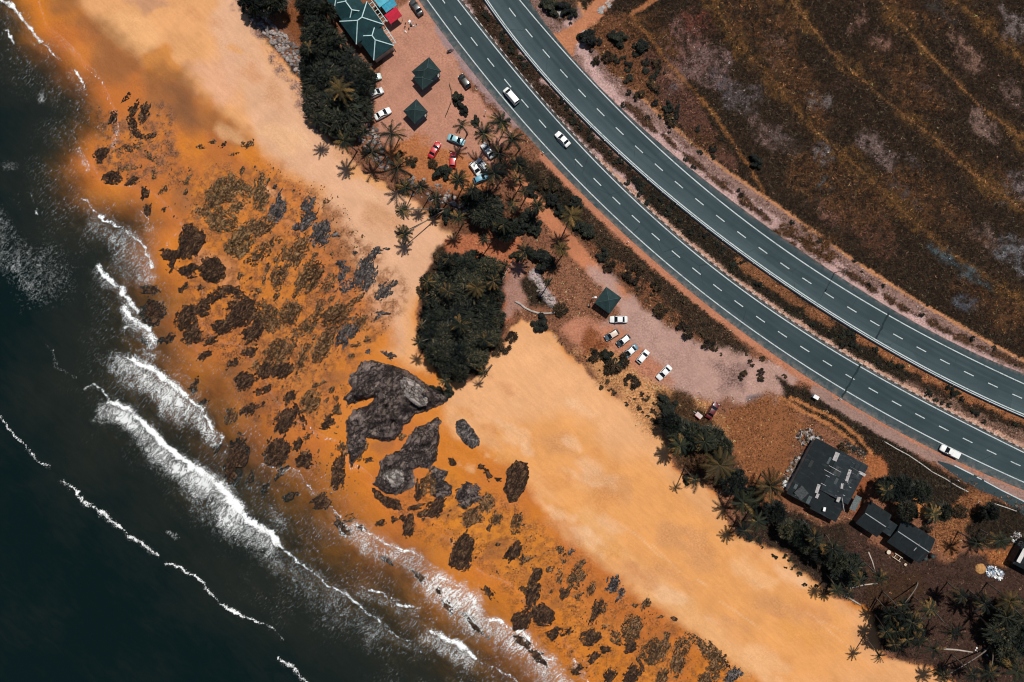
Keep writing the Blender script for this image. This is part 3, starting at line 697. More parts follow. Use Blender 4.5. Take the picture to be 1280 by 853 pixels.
# ------------------------------------------------------------------ roads
def road_mat(name, light):
    n = NT(name); uv = n.n('ShaderNodeUVMap', uv_map='UVMap').outputs[0]; p = n.pos()
    sep = n.n('ShaderNodeSeparateXYZ'); n.l(uv, sep.inputs[0]); v = sep.outputs[1]
    streak = n.noise(n.map(uv, 0, (0.010, 0.45, 1)), 2.0, 5, 0.65)
    blot = n.noise(p, 0.12, 5, 0.6); grit = n.noise(p, 5.0, 3, 0.7)
    # wheel tracks: two per lane, lanes 3.5 m
    wav = n.math('SINE', n.math('MULTIPLY', v, 2 * math.pi / 1.75)); wav = n.math('MULTIPLY', wav, 0.035)
    f = n.math('ADD', n.math('ADD', n.math('MULTIPLY', streak, 0.5), n.math('MULTIPLY', blot, 0.45)), wav)
    f = n.math('ADD', f, n.math('MULTIPLY', n.attr('worn'), 0.34))
    c = n.mix(n.ramp(f, 0.28, 0.92), (0.019, 0.037, 0.043), light)
    c = n.mix(n.ramp(grit, 0.35, 0.68, 0.0, 0.35), c, n.mix(0.5, c, (0.01, 0.016, 0.018)))
    dust = n.math('MULTIPLY', n.attr('dust'), n.ramp(n.noise(p, 0.7, 5, 0.7), 0.38, 0.66))
    c = n.mix(dust, c, (0.22, 0.165, 0.14))
    pt = n.n('ShaderNodeTexVoronoi', feature='F1'); n.l(n.map(uv, 0, (0.03, 0.28, 1)), pt.inputs['Vector']); pt.inputs['Scale'].default_value = 1.0
    pv = n.n('ShaderNodeSeparateColor'); n.l(pt.outputs['Color'], pv.inputs[0])
    c = n.mix(n.ramp(pv.outputs[0], 0.6, 0.95, 0.0, 0.28), c, (0.016, 0.026, 0.030))
    c = n.mix(n.ramp(n.noise(n.map(uv, 0, (0.05, 0.7, 1)), 1.6, 6, 0.75), 0.58, 0.75, 0.0, 0.35), c, (0.085, 0.11, 0.115))
    # hairline cracks sealed with tar
    vo = n.n('ShaderNodeTexVoronoi', feature='DISTANCE_TO_EDGE'); n.l(p, vo.inputs['Vector']); vo.inputs['Scale'].default_value = 0.11
    ck = n.math('MULTIPLY', n.ramp(vo.outputs['Distance'], 0.0, 0.012, 1.0, 0.0), n.ramp(blot, 0.5, 0.6))
    c = n.mix(n.math('MULTIPLY', ck, 0.5), c, (0.008, 0.011, 0.012))
    return n.done(n.bsdf(c, 0.85, 0.25, n.bump(grit, 0.3, 0.02)))
PAINT = None
def paint_mat():
    n = NT('road_paint'); p = n.pos()
    w = n.math('ADD', n.math('MULTIPLY', n.noise(p, 2.2, 6, 0.8), 0.7), n.math('MULTIPLY', n.noise(p, 0.4, 3, 0.6), 0.3))
    c = n.mix(n.ramp(w, 0.46, 0.68), (0.47, 0.51, 0.52), (0.12, 0.16, 0.17))
    return n.done(n.bsdf(c, 0.7, 0.3))
PAINT = paint_mat()
def strip(ta, fa, fb, z, name, mat, nseg=1, uv=False, worn=None, dust=None, parent=None):
    ta = np.asarray(ta, float)
    rows = []
    for k in range(nseg + 1):
        n = fa(ta) + (fb(ta) - fa(ta)) * k / nseg
        x, y = road_xy(ta, n); rows.append(np.stack([x, y, np.full_like(x, z)], 1))
    V = np.stack(rows, 1).reshape(-1, 3); w = nseg + 1
    i = np.arange(len(ta) - 1)[:, None] * w + np.arange(nseg)[None, :]
    i = i.ravel(); F = np.stack([i, i + 1, i + 1 + w, i + w], 1)
    me = np_mesh(name, V, F, mat)
    if uv:
        ul = me.uv_layers.new(name='UVMap')
        U = np.repeat(ta * S, w); Vv = np.tile(np.arange(w) / nseg, len(ta)) * np.repeat((fb(ta) - fa(ta)) * S, w)
        li = np.empty(len(me.loops), np.int32); me.loops.foreach_get('vertex_index', li)
        ul.data.foreach_set('uv', np.stack([U[li], Vv[li]], 1).astype(np.float32).ravel())
        if worn is not None: attr_f(me, 'worn', np.tile(worn, len(ta)))
        if dust is not None: attr_f(me, 'dust', np.tile(dust, len(ta)))
    o = link(name, me, parent)
    return o
TR = np.unique(np.concatenate([np.arange(-6000, -420, 60.0), np.arange(-420, 640, 5.0), np.arange(640, 6001, 60.0)]))
TM = np.arange(-480, 720, 4.0)
def off(k, o): return lambda t: RLN[k].n(t) + o
def between(a, b, f): return lambda t: RLN[a].n(t) * (1 - f) + RLN[b].n(t) * f
LW = 0.66     # half width of a painted line in photo pixels
def build_road(name, lab, keys, outer, light, worn, dust, nseg):
    ro = strip(TR, keys[0], keys[1], 0.03, name, road_mat(name + '_asphalt', light), nseg, True, worn, dust)
    tag(ro, lab, 'road', kind='structure')
    for k in outer:
        strip(TM, off(k, -LW), off(k, LW), 0.034, 'edge_line', PAINT, parent=ro)
    return ro
def dashes(a, b, start, parent):
    t = np.arange(-600, 760, 0.5); n = (RLN[a].n(t) + RLN[b].n(t)) / 2
    s = np.concatenate([[0], np.cumsum(np.hypot(np.diff(t), np.diff(n)))])
    w0 = np.array([start[0] - CX, start[1] - CY]); s0 = np.interp(w0 @ RD, t, s)
    V, F = [], []
    k = -40
    while True:
        a0 = s0 + k * 33.35; k += 1
        if a0 < 2: continue
        if a0 + 14 > s[-1]: break
        t2 = np.interp([a0, a0 + 6.7, a0 + 13.4], s, t); n2 = np.interp(t2, t, n); b0 = len(V)
        for tt, nn in zip(t2, n2):
            for o in (-LW * 0.95, LW * 0.95):
                x, y = road_xy(tt, nn + o); V.append((x, y, 0.034))
        F += [(b0, b0 + 1, b0 + 3, b0 + 2), (b0 + 2, b0 + 3, b0 + 5, b0 + 4)]
    o = link('lane_line', np_mesh('lane_line', V, F, PAINT), parent)
    return o
wA = np.interp(np.arange(13) / 12, [0, .25, .35, .6, .9, 1], [.7, .35, .35, .1, .2, .3]); dA = np.interp(np.arange(13) / 12, [0, .08, .2, .3, .95, 1], [.85, .35, .1, 0.0, 0.0, .3])
roadA = build_road('road', 'two lane teal grey carriageway on the beach side of the median', (off('Ashoulder', 0), off('Aright', 2.6)), ('Aleft', 'Aright'), (0.050, 0.077, 0.085), wA, dA, 12)
dashes('Aleft', 'Aright', (568, 21), roadA)
wB = np.interp(np.arange(13) / 12, [0, .12, .3, .5, .7, 1], [.6, .9, .6, .2, .1, 0]); dB = np.interp(np.arange(13) / 12, [0, .08, .9, 1], [.5, 0, 0, .6])
roadB = build_road('road', 'two lane teal grey carriageway on the field side of the median', (off('Bleft', -5.5), off('Bshoulder', 0)), ('Bleft', 'Bright'), (0.060, 0.090, 0.099), wB, dB, 12)
dashes('Bleft', 'Bright', (657.5, 36), roadB)
# a dark seam where a culvert was cut across both carriageways
def seam(a, b, w, parent):
    m = plain('tar_seam', (0.017, 0.028, 0.032), 0.9, 0.1)
    V = []
    ax, ay = P(*a); bx, by = P(*b); n = 14
    L_ = math.hypot(bx - ax, by - ay); ux, uy = -(by - ay) / L_, (bx - ax) / L_
    for i in range(n + 1):
        f = i / n; j = (random.random() - .5) * 0.22; ww = w * (0.7 + 0.5 * random.random())
        for s_ in (-1, 1): V.append((ax + (bx - ax) * f + ux * (j + s_ * ww), ay + (by - ay) * f + uy * (j + s_ * ww), 0.038))
    F = [(2 * i, 2 * i + 1, 2 * i + 3, 2 * i + 2) for i in range(n)]
    link('tar_seam', np_mesh('tar_seam', V, F, m), parent)
seam((1111, 391), (1095, 424), 0.26, roadB); seam((1076, 455), (1052, 497), 0.26, roadA)
# spur road at the right edge with its own edge line
sp = [(1172,576),(1186,580),(1204,587),(1225,597),(1250,611),(1275,625),(1300,641),(1340,668)]; sq = [(1172,578),(1188,590),(1206,603),(1225,613),(1248,622),(1272,638),(1296,658),(1330,690)]
def quads_between(A, B, z, name, mat, parent=None):
    V = []
    for a, b in zip(A, B): V += [(*P(*a), z), (*P(*b), z)]
    F = [(2 * i, 2 * i + 2, 2 * i + 3, 2 * i + 1) for i in range(len(A) - 1)]
    me = np_mesh(name, V, F, mat); ul = me.uv_layers.new(name='UVMap')
    co = np.array(V); li = np.empty(len(me.loops), np.int32); me.loops.foreach_get('vertex_index', li)
    ul.data.foreach_set('uv', (co[li, :2]).astype(np.float32).ravel())
    return link(name, me, parent)
spur = tag(quads_between(sp, sq, 0.022, 'side_road', road_mat('side_asphalt', (0.045, 0.066, 0.072))), 'narrow dark side road joining the carriageway at the right edge', 'road', kind='structure')
def thin_line(pts, w, z, name, mat, parent):
    p = np.array([P(*q) for q in pts]); d = np.gradient(p, axis=0); d /= np.linalg.norm(d, axis=1)[:, None]
    nrm = np.stack([-d[:, 1], d[:, 0]], 1); V = []
    for a, b in zip(p, nrm): V += [(*(a + b * w), z), (*(a - b * w), z)]
    F = [(2 * i, 2 * i + 1, 2 * i + 3, 2 * i + 2) for i in range(len(p) - 1)]
    return link(name, np_mesh(name, V, F, mat), parent)
thin_line([(1193,582),(1206,588.5),(1217,594)], 0.14, 0.028, 'edge_line', PAINT, spur)
thin_line([(1221,596.5),(1227,599.5)], 0.14, 0.028, 'lane_line', PAINT, spur)
thin_line([(1230,601),(1250,612),(1280,627),(1330,655)], 0.14, 0.028, 'edge_line', PAINT, spur)

# black and white kerb along the inner edge of the beach-side carriageway
def build_kerb():
    mats = [plain('kerb_white', (0.40, 0.38, 0.36), 0.8, 0.2, var=0.3), plain('kerb_black', (0.10, 0.085, 0.075), 0.85, 0.2, var=0.3)]
    t = np.arange(-480, 720, 1.0); n = RLN['Aright'].n(t); s = np.concatenate([[0], np.cumsum(np.hypot(np.diff(t), np.diff(n)))])
    V, F, M = [], [], []
    a = 0.0; i = 0
    while a + 5 < s[-1]:
        b = a + 4.85
        tt = np.interp([a, b], s, t); q = []
        for u in tt:
            nn = float(RLN['Aright'].n(u))
            for o in (3.2, 4.7):
                x, y = road_xy(u, nn + o); q.append((x, y))
        bi = len(V)
        for z in (-0.05, 0.15): V += [(x, y, z) for x, y in q]
        F += [(bi + 4, bi + 5, bi + 7, bi + 6), (bi, bi + 4, bi + 6, bi + 2), (bi + 1, bi + 3, bi + 7, bi + 5), (bi, bi + 1, bi + 5, bi + 4), (bi + 2, bi + 6, bi + 7, bi + 3)]
        M += [i % 2] * 5; i += 1; a += 5.0
    me = np_mesh('kerb', V, F, mats); me.polygons.foreach_set('material_index', np.array(M, np.int32))
    tag(link('kerb', me), 'black and white painted kerb along the median side of the beach carriageway', 'kerb', kind='structure')
build_kerb()
# ------------------------------------------------------------------ where things stand, in words
MARKS = [(485,500,'the big grey rock outcrop'),(510,578,'the split grey outcrop'),(583,541,'the lone grey slab on dry sand'),(645,597,'the black rock by the dry sand'),
 (448,30,'the teal roofed building'),(531,93,'the cross roofed green hut'),(520,143,'the square green hut'),(759,377,'the green pavilion beside the cars'),
 (580,395,'the dark beach grove'),(1037,598,'the big patched roof house'),(1120,665,'the double roofed house'),(1275,692,'the house at the right edge'),
 (555,192,'the two red cars'),(890,513,'the maroon car'),(677,322,'the round black bush'),(285,240,'the thin veined reef'),(345,255,'the blue grey reef rocks'),
 (450,345,'the pale rubble patch'),(170,150,'the northern rock cluster'),(298,395,'the dark clawed rock'),(295,577,'the long brown surf rock'),(428,662,'the black slab in the swash'),
 (578,690,'the brown rock in thin surf'),(720,725,'the scattered southern reef'),(830,815,'the southernmost reef'),(1225,711,'the round straw heap'),(470,170,'the grey boulder heap'),
 (360,70,'the boulder sea wall'),(1155,800,'the dark lower right thicket'),(1240,720,'the pale debris heap')]
def where(px, py, skip=(), maxd=900):
    best = min((m for m in MARKS if m[2] not in skip and math.hypot(m[0] - px, m[1] - py) > 9), key=lambda m: math.hypot(m[0] - px, m[1] - py))
    dx, dy = px - best[0], py - best[1]; d = math.hypot(dx, dy)
    a = math.degrees(math.atan2(-dy, dx)) % 360
    w = ['right of', 'up right of', 'above', 'up left of', 'left of', 'down left of', 'below', 'down right of'][int((a + 22.5) // 45) % 8]
    pre = 'just ' if d < 34 else ('' if d < 80 else 'far ')
    return pre + w + ' ' + best[2]
ORD = ['first','second','third','fourth','fifth','sixth','seventh','eighth','ninth','tenth']
def label_all(items, group=None):
    """items: (object, description, px, py, category). Look-alikes at one place are told apart by their order from the left."""
    by = {}
    for it in items: by.setdefault(it[1] + ' ' + where(it[2], it[3]), []).append(it)
    for lab, its in by.items():
        its.sort(key=lambda i: i[2])
        for k, it in enumerate(its):
            l = lab
            if len(its) == 2: l = ('left ' if k == 0 else 'right ') + lab
            elif len(its) > 2: l = ('leftmost ' if k == 0 else ORD[min(k, 9)] + ' from left, ') + lab
            tag(it[0], ' '.join(l.split()[:16]), it[4], group)

# ------------------------------------------------------------------ rocks
def rock_mat(name, a, b, dark, light=None, sc=0.9, ang=55, an=0.3):
    n = NT(name); p = n.pos()
    wv = n.n('ShaderNodeTexNoise'); n.l(p, wv.inputs['Vector']); wv.inputs['Scale'].default_value = 0.5; wv.inputs['Detail'].default_value = 3
    wp = n.n('ShaderNodeVectorMath', operation='MULTIPLY_ADD'); n.l(wv.outputs['Color'], wp.inputs[0]); wp.inputs[1].default_value = (1.8, 1.8, 0); n.l(p, wp.inputs[2])
    bed = n.map(wp.outputs[0], math.radians(ang), (an, 1.5 if an < .5 else 1.0, 1))
    st = n.noise(bed, sc * 1.2, 6, 0.65); g = n.noise(p, sc * 1.1, 6, 0.7)
    ck = n.ramp(n.math('ABSOLUTE', n.math('SUBTRACT', n.noise(bed, sc * 1.1, 4, 0.6), 0.5)), 0.0, 0.045, 1.0, 0.0)      # open joints along the bedding
    ck2 = n.ramp(n.math('ABSOLUTE', n.math('SUBTRACT', n.noise(p, sc * 0.9, 4, 0.65), 0.47)), 0.0, 0.03, 1.0, 0.0)
    c = n.mix(n.ramp(st, 0.38, 0.62), a, b)
    if light is not None: c = n.mix(n.ramp(n.noise(p, 0.5, 6, 0.7), 0.52, 0.66, 0, .9), c, light)
    c = n.mix(n.ramp(g, 0.54, 0.68, 0, .8), c, dark)
    c = n.mix(n.math('MAXIMUM', n.math('MULTIPLY', ck, 0.85), n.math('MULTIPLY', ck2, 0.7)), c, dark)
    h = n.math('SUBTRACT', n.math('ADD', n.math('MULTIPLY', st, 0.9), n.math('MULTIPLY', g, 0.5)), n.math('MULTIPLY', n.math('MAXIMUM', ck, ck2), 0.5))
    return n.done(n.bsdf(c, 0.85, 0.2, n.bump(h, 1.0, 0.8)))
RM = dict(
 grey=rock_mat('rock_grey', (0.056,0.043,0.041), (0.155,0.118,0.105), (0.009,0.007,0.007), (0.27,0.21,0.185), 0.30, 40, 0.55),
 brown=rock_mat('rock_brown', (0.16,0.088,0.046), (0.35,0.19,0.088), (0.016,0.010,0.008), (0.40,0.21,0.08)),
 dark=rock_mat('rock_dark', (0.058,0.031,0.020), (0.155,0.082,0.044), (0.011,0.008,0.007), (0.21,0.115,0.055)),
 tan=rock_mat('rock_tan', (0.22,0.135,0.066), (0.36,0.20,0.09), (0.036,0.023,0.015), (0.46,0.24,0.09)),
 blue=rock_mat('rock_blue', (0.082,0.073,0.075), (0.205,0.172,0.158), (0.018,0.016,0.016), (0.30,0.25,0.225)),
 pale=rock_mat('rock_pale', (0.27,0.23,0.21), (0.40,0.35,0.32), (0.08,0.065,0.06), (0.46,0.41,0.38), 0.5, -35))
RKN = [0]
def rock_mesh(sdf, x0, y0, x1, y1, hmax, seed, res, mat, jag, ang, vein=0.0, peak=None, base_off=0.0):
    xs = np.arange(x0, x1 + res, res); ys = np.arange(y0, y1 + res, res)
    x, y, F = grid(xs, ys)
    d = sdf(x, y)
    sz = max(x1 - x0, y1 - y0)
    f = 1.6 / max(sz, 1.2)
    ta = math.radians(ang); ub, vb = x * math.cos(ta) + y * math.sin(ta), -x * math.sin(ta) + y * math.cos(ta)
    d = d + (fbm(ub * f * 2.6, vb * f * 6.5, seed, 5) - 0.5) * jag * 2 + (vnoise(x * 1.9, y * 1.9, seed + 2) - 0.5) * min(jag, 0.5)
    th = math.radians(ang); u = x * math.cos(th) + y * math.sin(th); v = -x * math.sin(th) + y * math.cos(th)
    strat = fbm(u * 0.22, v * 1.35, seed + 4, 4)
    rough = fbm(x * 0.8, y * 0.8, seed + 9, 5)
    ridge = 1 - np.abs(2 * fbm(u * 0.35, v * 0.9, seed + 14, 4) - 1) * 2.2
    prof = 1 - np.exp(-np.maximum(d, 0) / max(0.30 * min(sz, 9) * 0.5, 0.25))
    fineb = 1 - np.abs(2 * fbm(u * 0.7, v * 1.6, seed + 41, 3) - 1) * 2.4
    h = hmax * prof * (0.22 + 0.6 * strat + 0.55 * rough + 0.36 * ridge) + np.minimum(hmax, 1.2) * prof * 0.34 * fineb
    # blocks: pieces of bed standing higher or lower than their neighbours
    cs = 3.0 if sz > 14 else 0.9 + 0.1 * sz
    wx = u / (cs * 1.7) + 0.9 * (fbm(u / cs / 2, v / cs / 2, seed + 51, 3) - .5); wy = v / cs + 0.9 * (fbm(u / cs / 2 + 9, v / cs / 2, seed + 52, 3) - .5) + 0.37 * np.floor(wx)
    # and every block is a facet with its own tilt
    tx = _hash(np.floor(wx), np.floor(wy), seed + 57) - .5; ty = _hash(np.floor(wx), np.floor(wy), seed + 59) - .5
    h = h + ((wx % 1 - .5) * tx * 1.7 + (wy % 1 - .5) * ty) * prof * (3.4 if sz > 14 else 0.7 * min(hmax, 1.0))
    h = h + (_hash(np.floor(wx), np.floor(wy), seed + 53) - 0.5) * prof * (2.3 if sz > 14 else 0.55 * min(hmax, 1.0))
    if peak is not None: h = h * peak(x, y)
    if vein > 0:
        # sand-filled cracks along the bedding
        cr = np.abs(fbm(u * 0.5, v * 1.7, seed + 21, 3) - 0.5); cr2 = np.abs(fbm(u * 1.2, v * 0.7, seed + 31, 3) - 0.5)
        h = h - hmax * vein * (np.exp(-(cr / 0.03) ** 2) + 0.7 * np.exp(-(cr2 / 0.022) ** 2))
    g = gz(x, y)
    z = np.where(d > 0, h - 0.02, -0.25) 
    keep = (d[F] > -0.02).any(1)
    if keep.sum() < 4: return None, None
    F, x, y, z, g = compact(F[keep], x, y, z, g)
    zz = z + g + base_off
    cx, cy = x.mean(), y.mean(); bz = float(g.mean())
    me = np_mesh('rock', np.stack([x - cx, y - cy, zz - bz], 1), F, mat, True)
    return me, (cx, cy, bz)
def hfix(px, py, z=-0.5): return P(px, py, z)
def big_rock(poly, hmax, mat, label, jag, ang, res=0.24, peak=None, vein=0.0, name='rock'):
    pts = wpoly(poly, -0.4); RKN[0] += 1
    x0, y0 = pts.min(0) - 1.2; x1, y1 = pts.max(0) + 1.2
    me, loc = rock_mesh(lambda x, y: sd_poly(x, y, pts), x0, y0, x1, y1, hmax, RKN[0] * 17, res, mat, jag, ang, vein, peak)
    o = link(name, me, None, loc); return tag(o, label, 'rock')
def zz(lst, ox=320, oy=426, s=4.0): return [(ox + a / s, oy + b / s) for a, b in lst]
def hump(*cs):
    cs = [(*P(a, b, 0), r * S, k) for a, b, r, k in cs]
    def f(x, y):
        r = np.full(x.shape, 0.45)
        for cx, cy, rr, k in cs: r = r + k * np.exp(-((x - cx) ** 2 + (y - cy) ** 2) / rr ** 2)
        return r
    return f
big1 = big_rock(zz([(530,105),(610,100),(700,130),(790,170),(850,215),(900,240),(975,262),(960,310),(900,335),(860,352),(800,372),(770,410),(740,432),(715,480),(690,502),(640,512),(590,492),(548,488),(552,540),(525,575),(500,600),(476,636),(462,600),(448,510),(444,400),(490,345),(545,330),(575,305),(585,290),(520,300),(462,326),(428,290),(480,240),(450,195),(500,150)]),
  4.4, RM['grey'], 'largest dark grey rock outcrop, a hooked mass below the dark beach grove', 0.55, 62, 0.26,
  hump((500,470,18,.7),(455,490,10,.6),(480,510,18,.7),(530,490,16,.8),(495,540,14,.35)))
sl_ = zz([(692,182),(730,178),(790,205),(850,250),(862,290),(850,325),(815,326),(775,300),(745,270),(725,225)])
pts = wpoly(sl_, 3.2)
me, loc = rock_mesh(lambda x, y: sd_poly(x, y, pts), *(pts.min(0) - .6), *(pts.max(0) + .6), 0.9, 771, 0.2, RM['pale'], 0.15, -38)
ps = link('pale_slab', me, big1, (loc[0] - big1.location.x, loc[1] - big1.location.y, 3.6 - big1.location.z))
ps['label'] = 'smooth pale grey slab face'
big2 = big_rock(zz([(905,375),(930,400),(915,450),(915,500),(905,600),(880,625),(872,680),(855,640),(820,640),(790,650),(800,720),(740,760),(700,780),(640,770),(600,740),(578,720),(618,660),(614,600),(650,570),(720,540),(760,480),(800,430),(850,420)]),
  3.4, RM['grey'], 'split grey rock outcrop with a pale crown, right below the largest one', 0.5, 66, 0.26, hump((488,596,16,.8),(530,545,15,.6),(535,575,10,.4)))
pc = zz([(650,660),(700,640),(740,660),(735,700),(700,735),(650,720),(632,690)]); pts2 = wpoly(pc, 2.0)
me, loc = rock_mesh(lambda x, y: sd_poly(x, y, pts2), *(pts2.min(0) - .6), *(pts2.max(0) + .6), 0.8, 431, 0.2, RM['pale'], 0.3, -30)
pc_ = link('pale_crown', me, big2, (loc[0] - big2.location.x, loc[1] - big2.location.y, 2.2 - big2.location.z)); pc_['label'] = 'pale weathered crown of the outcrop'
big_rock(zz([(575,735),(600,745),(640,775),(690,790),(720,800),(728,850),(690,850),(655,842),(620,815),(590,790)]), 1.0, RM['dark'], 'dark wet rock foot at the lower left of the split grey outcrop', 0.4, 40)
big_rock(zz([(880,625),(930,640),(965,652),(945,700),(985,730),(980,770),(940,790),(890,795),(866,760),(864,690)]), 1.2, RM['grey'], 'grey brown rock joined below the right leg of the split outcrop', 0.4, 40)
big_rock(zz([(992,402),(1035,388),(1090,440),(1122,490),(1112,530),(1070,542),(1030,505),(1000,455)]), 0.7, RM['blue'], 'lone oval grey slab lying on dry sand right of the outcrops', 0.35, -52)
big_rock([(633,588),(645,575),(660,579),(662,597),(656,612),(646,628),(636,630),(630,614)], 1.0, RM['dark'], 'large black rock at the edge of the dry sand', 0.4, 60)
big_rock(zz([(985,790),(1000,750),(1050,705),(1100,720),(1130,735),(1135,790),(1090,820),(1040,850),(1000,830)]), 0.9, RM['grey'], 'broad grey brown rock below the split outcrop', 0.5, 50, vein=0.5)
big_rock(zz([(1100,800),(1150,760),(1200,780),(1205,830),(1170,870),(1120,880)]), 0.6, RM['brown'], 'ribbed brown rock right of the broad grey brown rock', 0.5, 70, vein=0.8)

# every other rock of the reef: centre, half length, half width, angle, kind
REEF = '''157 122 7 2 50 d;168 135 10 4 55 d;180 140 10 4 60 d;166 156 10 4 -70 d;180 150 8 3 60 d;172 168 8 3 -20 d;190 170 8 3 10 d;163 185 15 5 15 b;186 196 11 4 -40 b;125 193 10 6 40 d;141 147 8 4 70 d;
160 210 12 3 10 b;250 185 6 3 0 b;267 178 4 2 20 b;280 181 5 2 40 d;310 181 7 4 20 b;292 194 5 2 10 b;141 222 12 6 -10 d;165 226 7 4 30 d;192 218 7 3 80 b;203 238 6 3 60 b;180 241 6 4 85 d;183 263 7 4 70 d;234 226 6 3 60 t;
280 238 20 13 32 t;262 256 18 7 40 b;276 276 20 12 -28 t;306 236 12 8 -40 t;300 304 18 13 40 t;296 258 10 6 20 t;310 285 12 8 40 t;235 285 6 5 0 d;238 303 17 13 60 d;222 318 13 6 20 d;210 319 8 7 0 d;236 338 11 7 10 d;265 338 14 12 -30 d;317 325 6 6 0 b;
266 372 13 6 40 d;287 364 16 6 -8 d;254 385 6 9 0 d;292 380 10 4 32 d;304 391 18 12 45 d;279 408 13 8 30 d;234 398 15 11 70 d;190 391 15 12 40 d;185 362 10 6 0 d;315 418 12 9 40 d;240 418 12 9 30 d;215 330 8 4 60 d;
327 243 18 8 82 t;347 264 15 7 70 u;350 242 6 2 60 u;345 234 3 2 0 u;328 285 18 8 36 b;386 258 14 6 55 u;385 276 14 6 50 u;371 285 4 4 0 u;408 253 9 3 42 b;402 293 16 9 60 u;421 294 4 3 10 u;373 316 23 9 66 b;357 316 8 4 70 b;329 314 17 7 45 b;335 336 8 3 70 b;
350 345 15 9 70 b;387 345 20 12 52 b;409 356 14 6 50 b;430 341 11 5 62 u;425 330 4 3 10 u;437 358 14 5 30 u;458 346 17 11 70 u;461 325 11 5 40 u;470 314 6 4 0 u;482 312 5 2 0 u;445 317 3 2 0 u;482 363 15 6 46 u;495 355 4 2 30 u;335 396 18 11 -52 b;362 392 14 11 60 b;400 386 14 5 66 b;421 396 18 12 42 b;
381 408 17 8 40 b;433 418 17 8 50 u;410 421 12 6 48 b;478 392 8 3 10 u;452 400 9 5 40 b;322 406 11 7 70 d;456 412 5 3 0 b;345 440 18 11 52 b;365 436 12 4 72 b;379 446 22 6 66 b;405 434 19 10 62 b;330 464 11 8 50 d;352 463 12 9 30 d;485 444 8 4 -30 u;445 432 5 3 20 b;460 425 4 3 0 b;
362 497 8 5 60 d;387 503 12 10 40 b;372 512 8 3 -60 d;357 528 16 8 58 d;379 526 7 3 -70 d;411 525 6 5 0 d;406 534 5 4 0 d;421 513 4 5 0 b;420 498 5 3 60 b;345 566 16 12 60 d;380 576 9 8 0 d;421 596 22 7 80 d;401 628 10 8 30 d;426 560 7 6 60 b;446 562 13 9 60 b;461 575 6 3 0 d;
294 577 28 11 78 d;304 476 11 9 40 d;312 512 14 5 30 d;288 522 9 6 60 b;312 441 10 5 30 d;328 487 9 4 30 d;290 455 8 4 30 d;524 615 12 5 78 d;540 604 15 10 60 b;545 633 12 7 40 d;520 634 7 3 20 d;565 577 5 3 -40 d;602 584 4 3 0 d;611 594 6 3 -60 d;622 600 4 2 0 d;
428 662 13 5 -46 d;437 650 8 4 30 b;510 657 12 7 75 d;503 648 4 3 40 d;493 650 4 3 30 d;540 642 13 5 10 d;590 646 14 8 20 b;620 649 7 6 60 b;578 691 21 11 74 d;597 650 5 4 0 b;612 660 4 2 60 d;622 681 3 2 0 d;590 779 18 4 -48 d;548 740 6 3 -50 d;575 705 7 4 30 d;
646 655 12 7 75 b;642 690 12 7 50 d;656 700 9 4 40 b;670 720 10 6 70 d;665 745 14 7 75 d;678 769 15 10 -20 d;651 776 12 9 50 d;700 688 4 3 60 b;714 690 4 3 60 u;705 700 7 3 70 b;718 724 13 8 70 b;705 743 7 5 60 d;723 745 6 4 0 b;740 736 8 4 70 b;766 730 9 6 70 u;776 742 9 3 70 u;
745 765 15 6 72 d;755 762 6 4 60 b;769 796 11 5 -60 b;756 783 5 3 0 b;790 787 14 11 60 b;788 808 8 6 40 d;738 797 10 8 30 d;757 812 6 4 0 d;742 823 7 5 40 d;816 815 14 12 40 b;829 810 14 6 72 b;850 818 22 8 78 b;828 845 10 6 60 b;791 844 11 8 60 d;800 829 11 2 -62 d;870 800 10 4 -40 b;
886 814 14 8 -50 b;896 828 13 9 50 b;884 846 11 8 30 b;915 845 11 7 50 u;907 830 5 2 -50 d;808 755 8 4 60 b;793 756 4 2 0 b;826 770 4 2 20 b;843 773 4 2 -20 d;654 737 4 3 30 b;699 716 5 2 50 b;687 712 4 3 0 b;708 790 7 4 30 d;690 740 5 3 60 b;727 705 6 3 60 b;700 725 5 3 70 b;
395 482 4 3 30 b;388 490 3 2 0 b;415 488 4 3 60 b;405 477 3 2 0 b;398 492 5 3 20 b;422 508 4 3 60 b;408 500 4 2 70 b;440 470 4 2 40 u;502 546 4 3 0 b;366 420 6 3 60 b;440 445 3 2 0 b;460 440 3 2 30 u;350 300 5 3 60 b;303 215 5 2 60 b;232 240 4 2 80 b;205 262 4 2 60 d;328 222 4 3 70 b;
262 425 8 5 30 d;228 360 6 3 40 d;250 360 5 3 0 d;322 365 8 4 40 b;345 372 6 3 60 b;372 365 8 4 55 b;415 375 7 4 60 b;440 380 10 5 50 b;452 372 7 3 40 b;395 320 5 3 60 b;405 330 6 2 50 b;345 325 5 3 60 b;310 350 5 2 20 b;300 345 5 3 60 b;445 395 5 2 50 u;470 400 5 2 30 u;330 350 6 3 60 b;
206 424 10 5 30 d;180 428 9 4 -40 d;242 482 8 4 60 d;252 503 7 3 40 d;330 612 8 4 60 d;362 622 8 4 30 d;350 592 9 4 50 d;312 598 7 4 60 d;270 560 7 3 60 d;255 445 8 4 40 d;318 458 8 4 50 b;347 522 7 3 60 d;372 556 8 4 70 d;450 662 7 3 -30 d;484 702 8 3 -30 d;
522 722 9 4 -40 d;612 742 10 4 -45 d;652 804 12 5 -40 d;672 822 10 5 -40 d;692 792 9 5 40 d;722 838 10 5 30 d;762 846 9 5 60 d;560 760 9 4 -45 d;385 545 6 3 40 b;475 655 6 3 20 d'''
RK = dict(d=('dark', 'dark brown'), b=('brown', 'ribbed brown'), t=('tan', 'tan thin veined'), u=('blue', 'blue grey'))
items = []
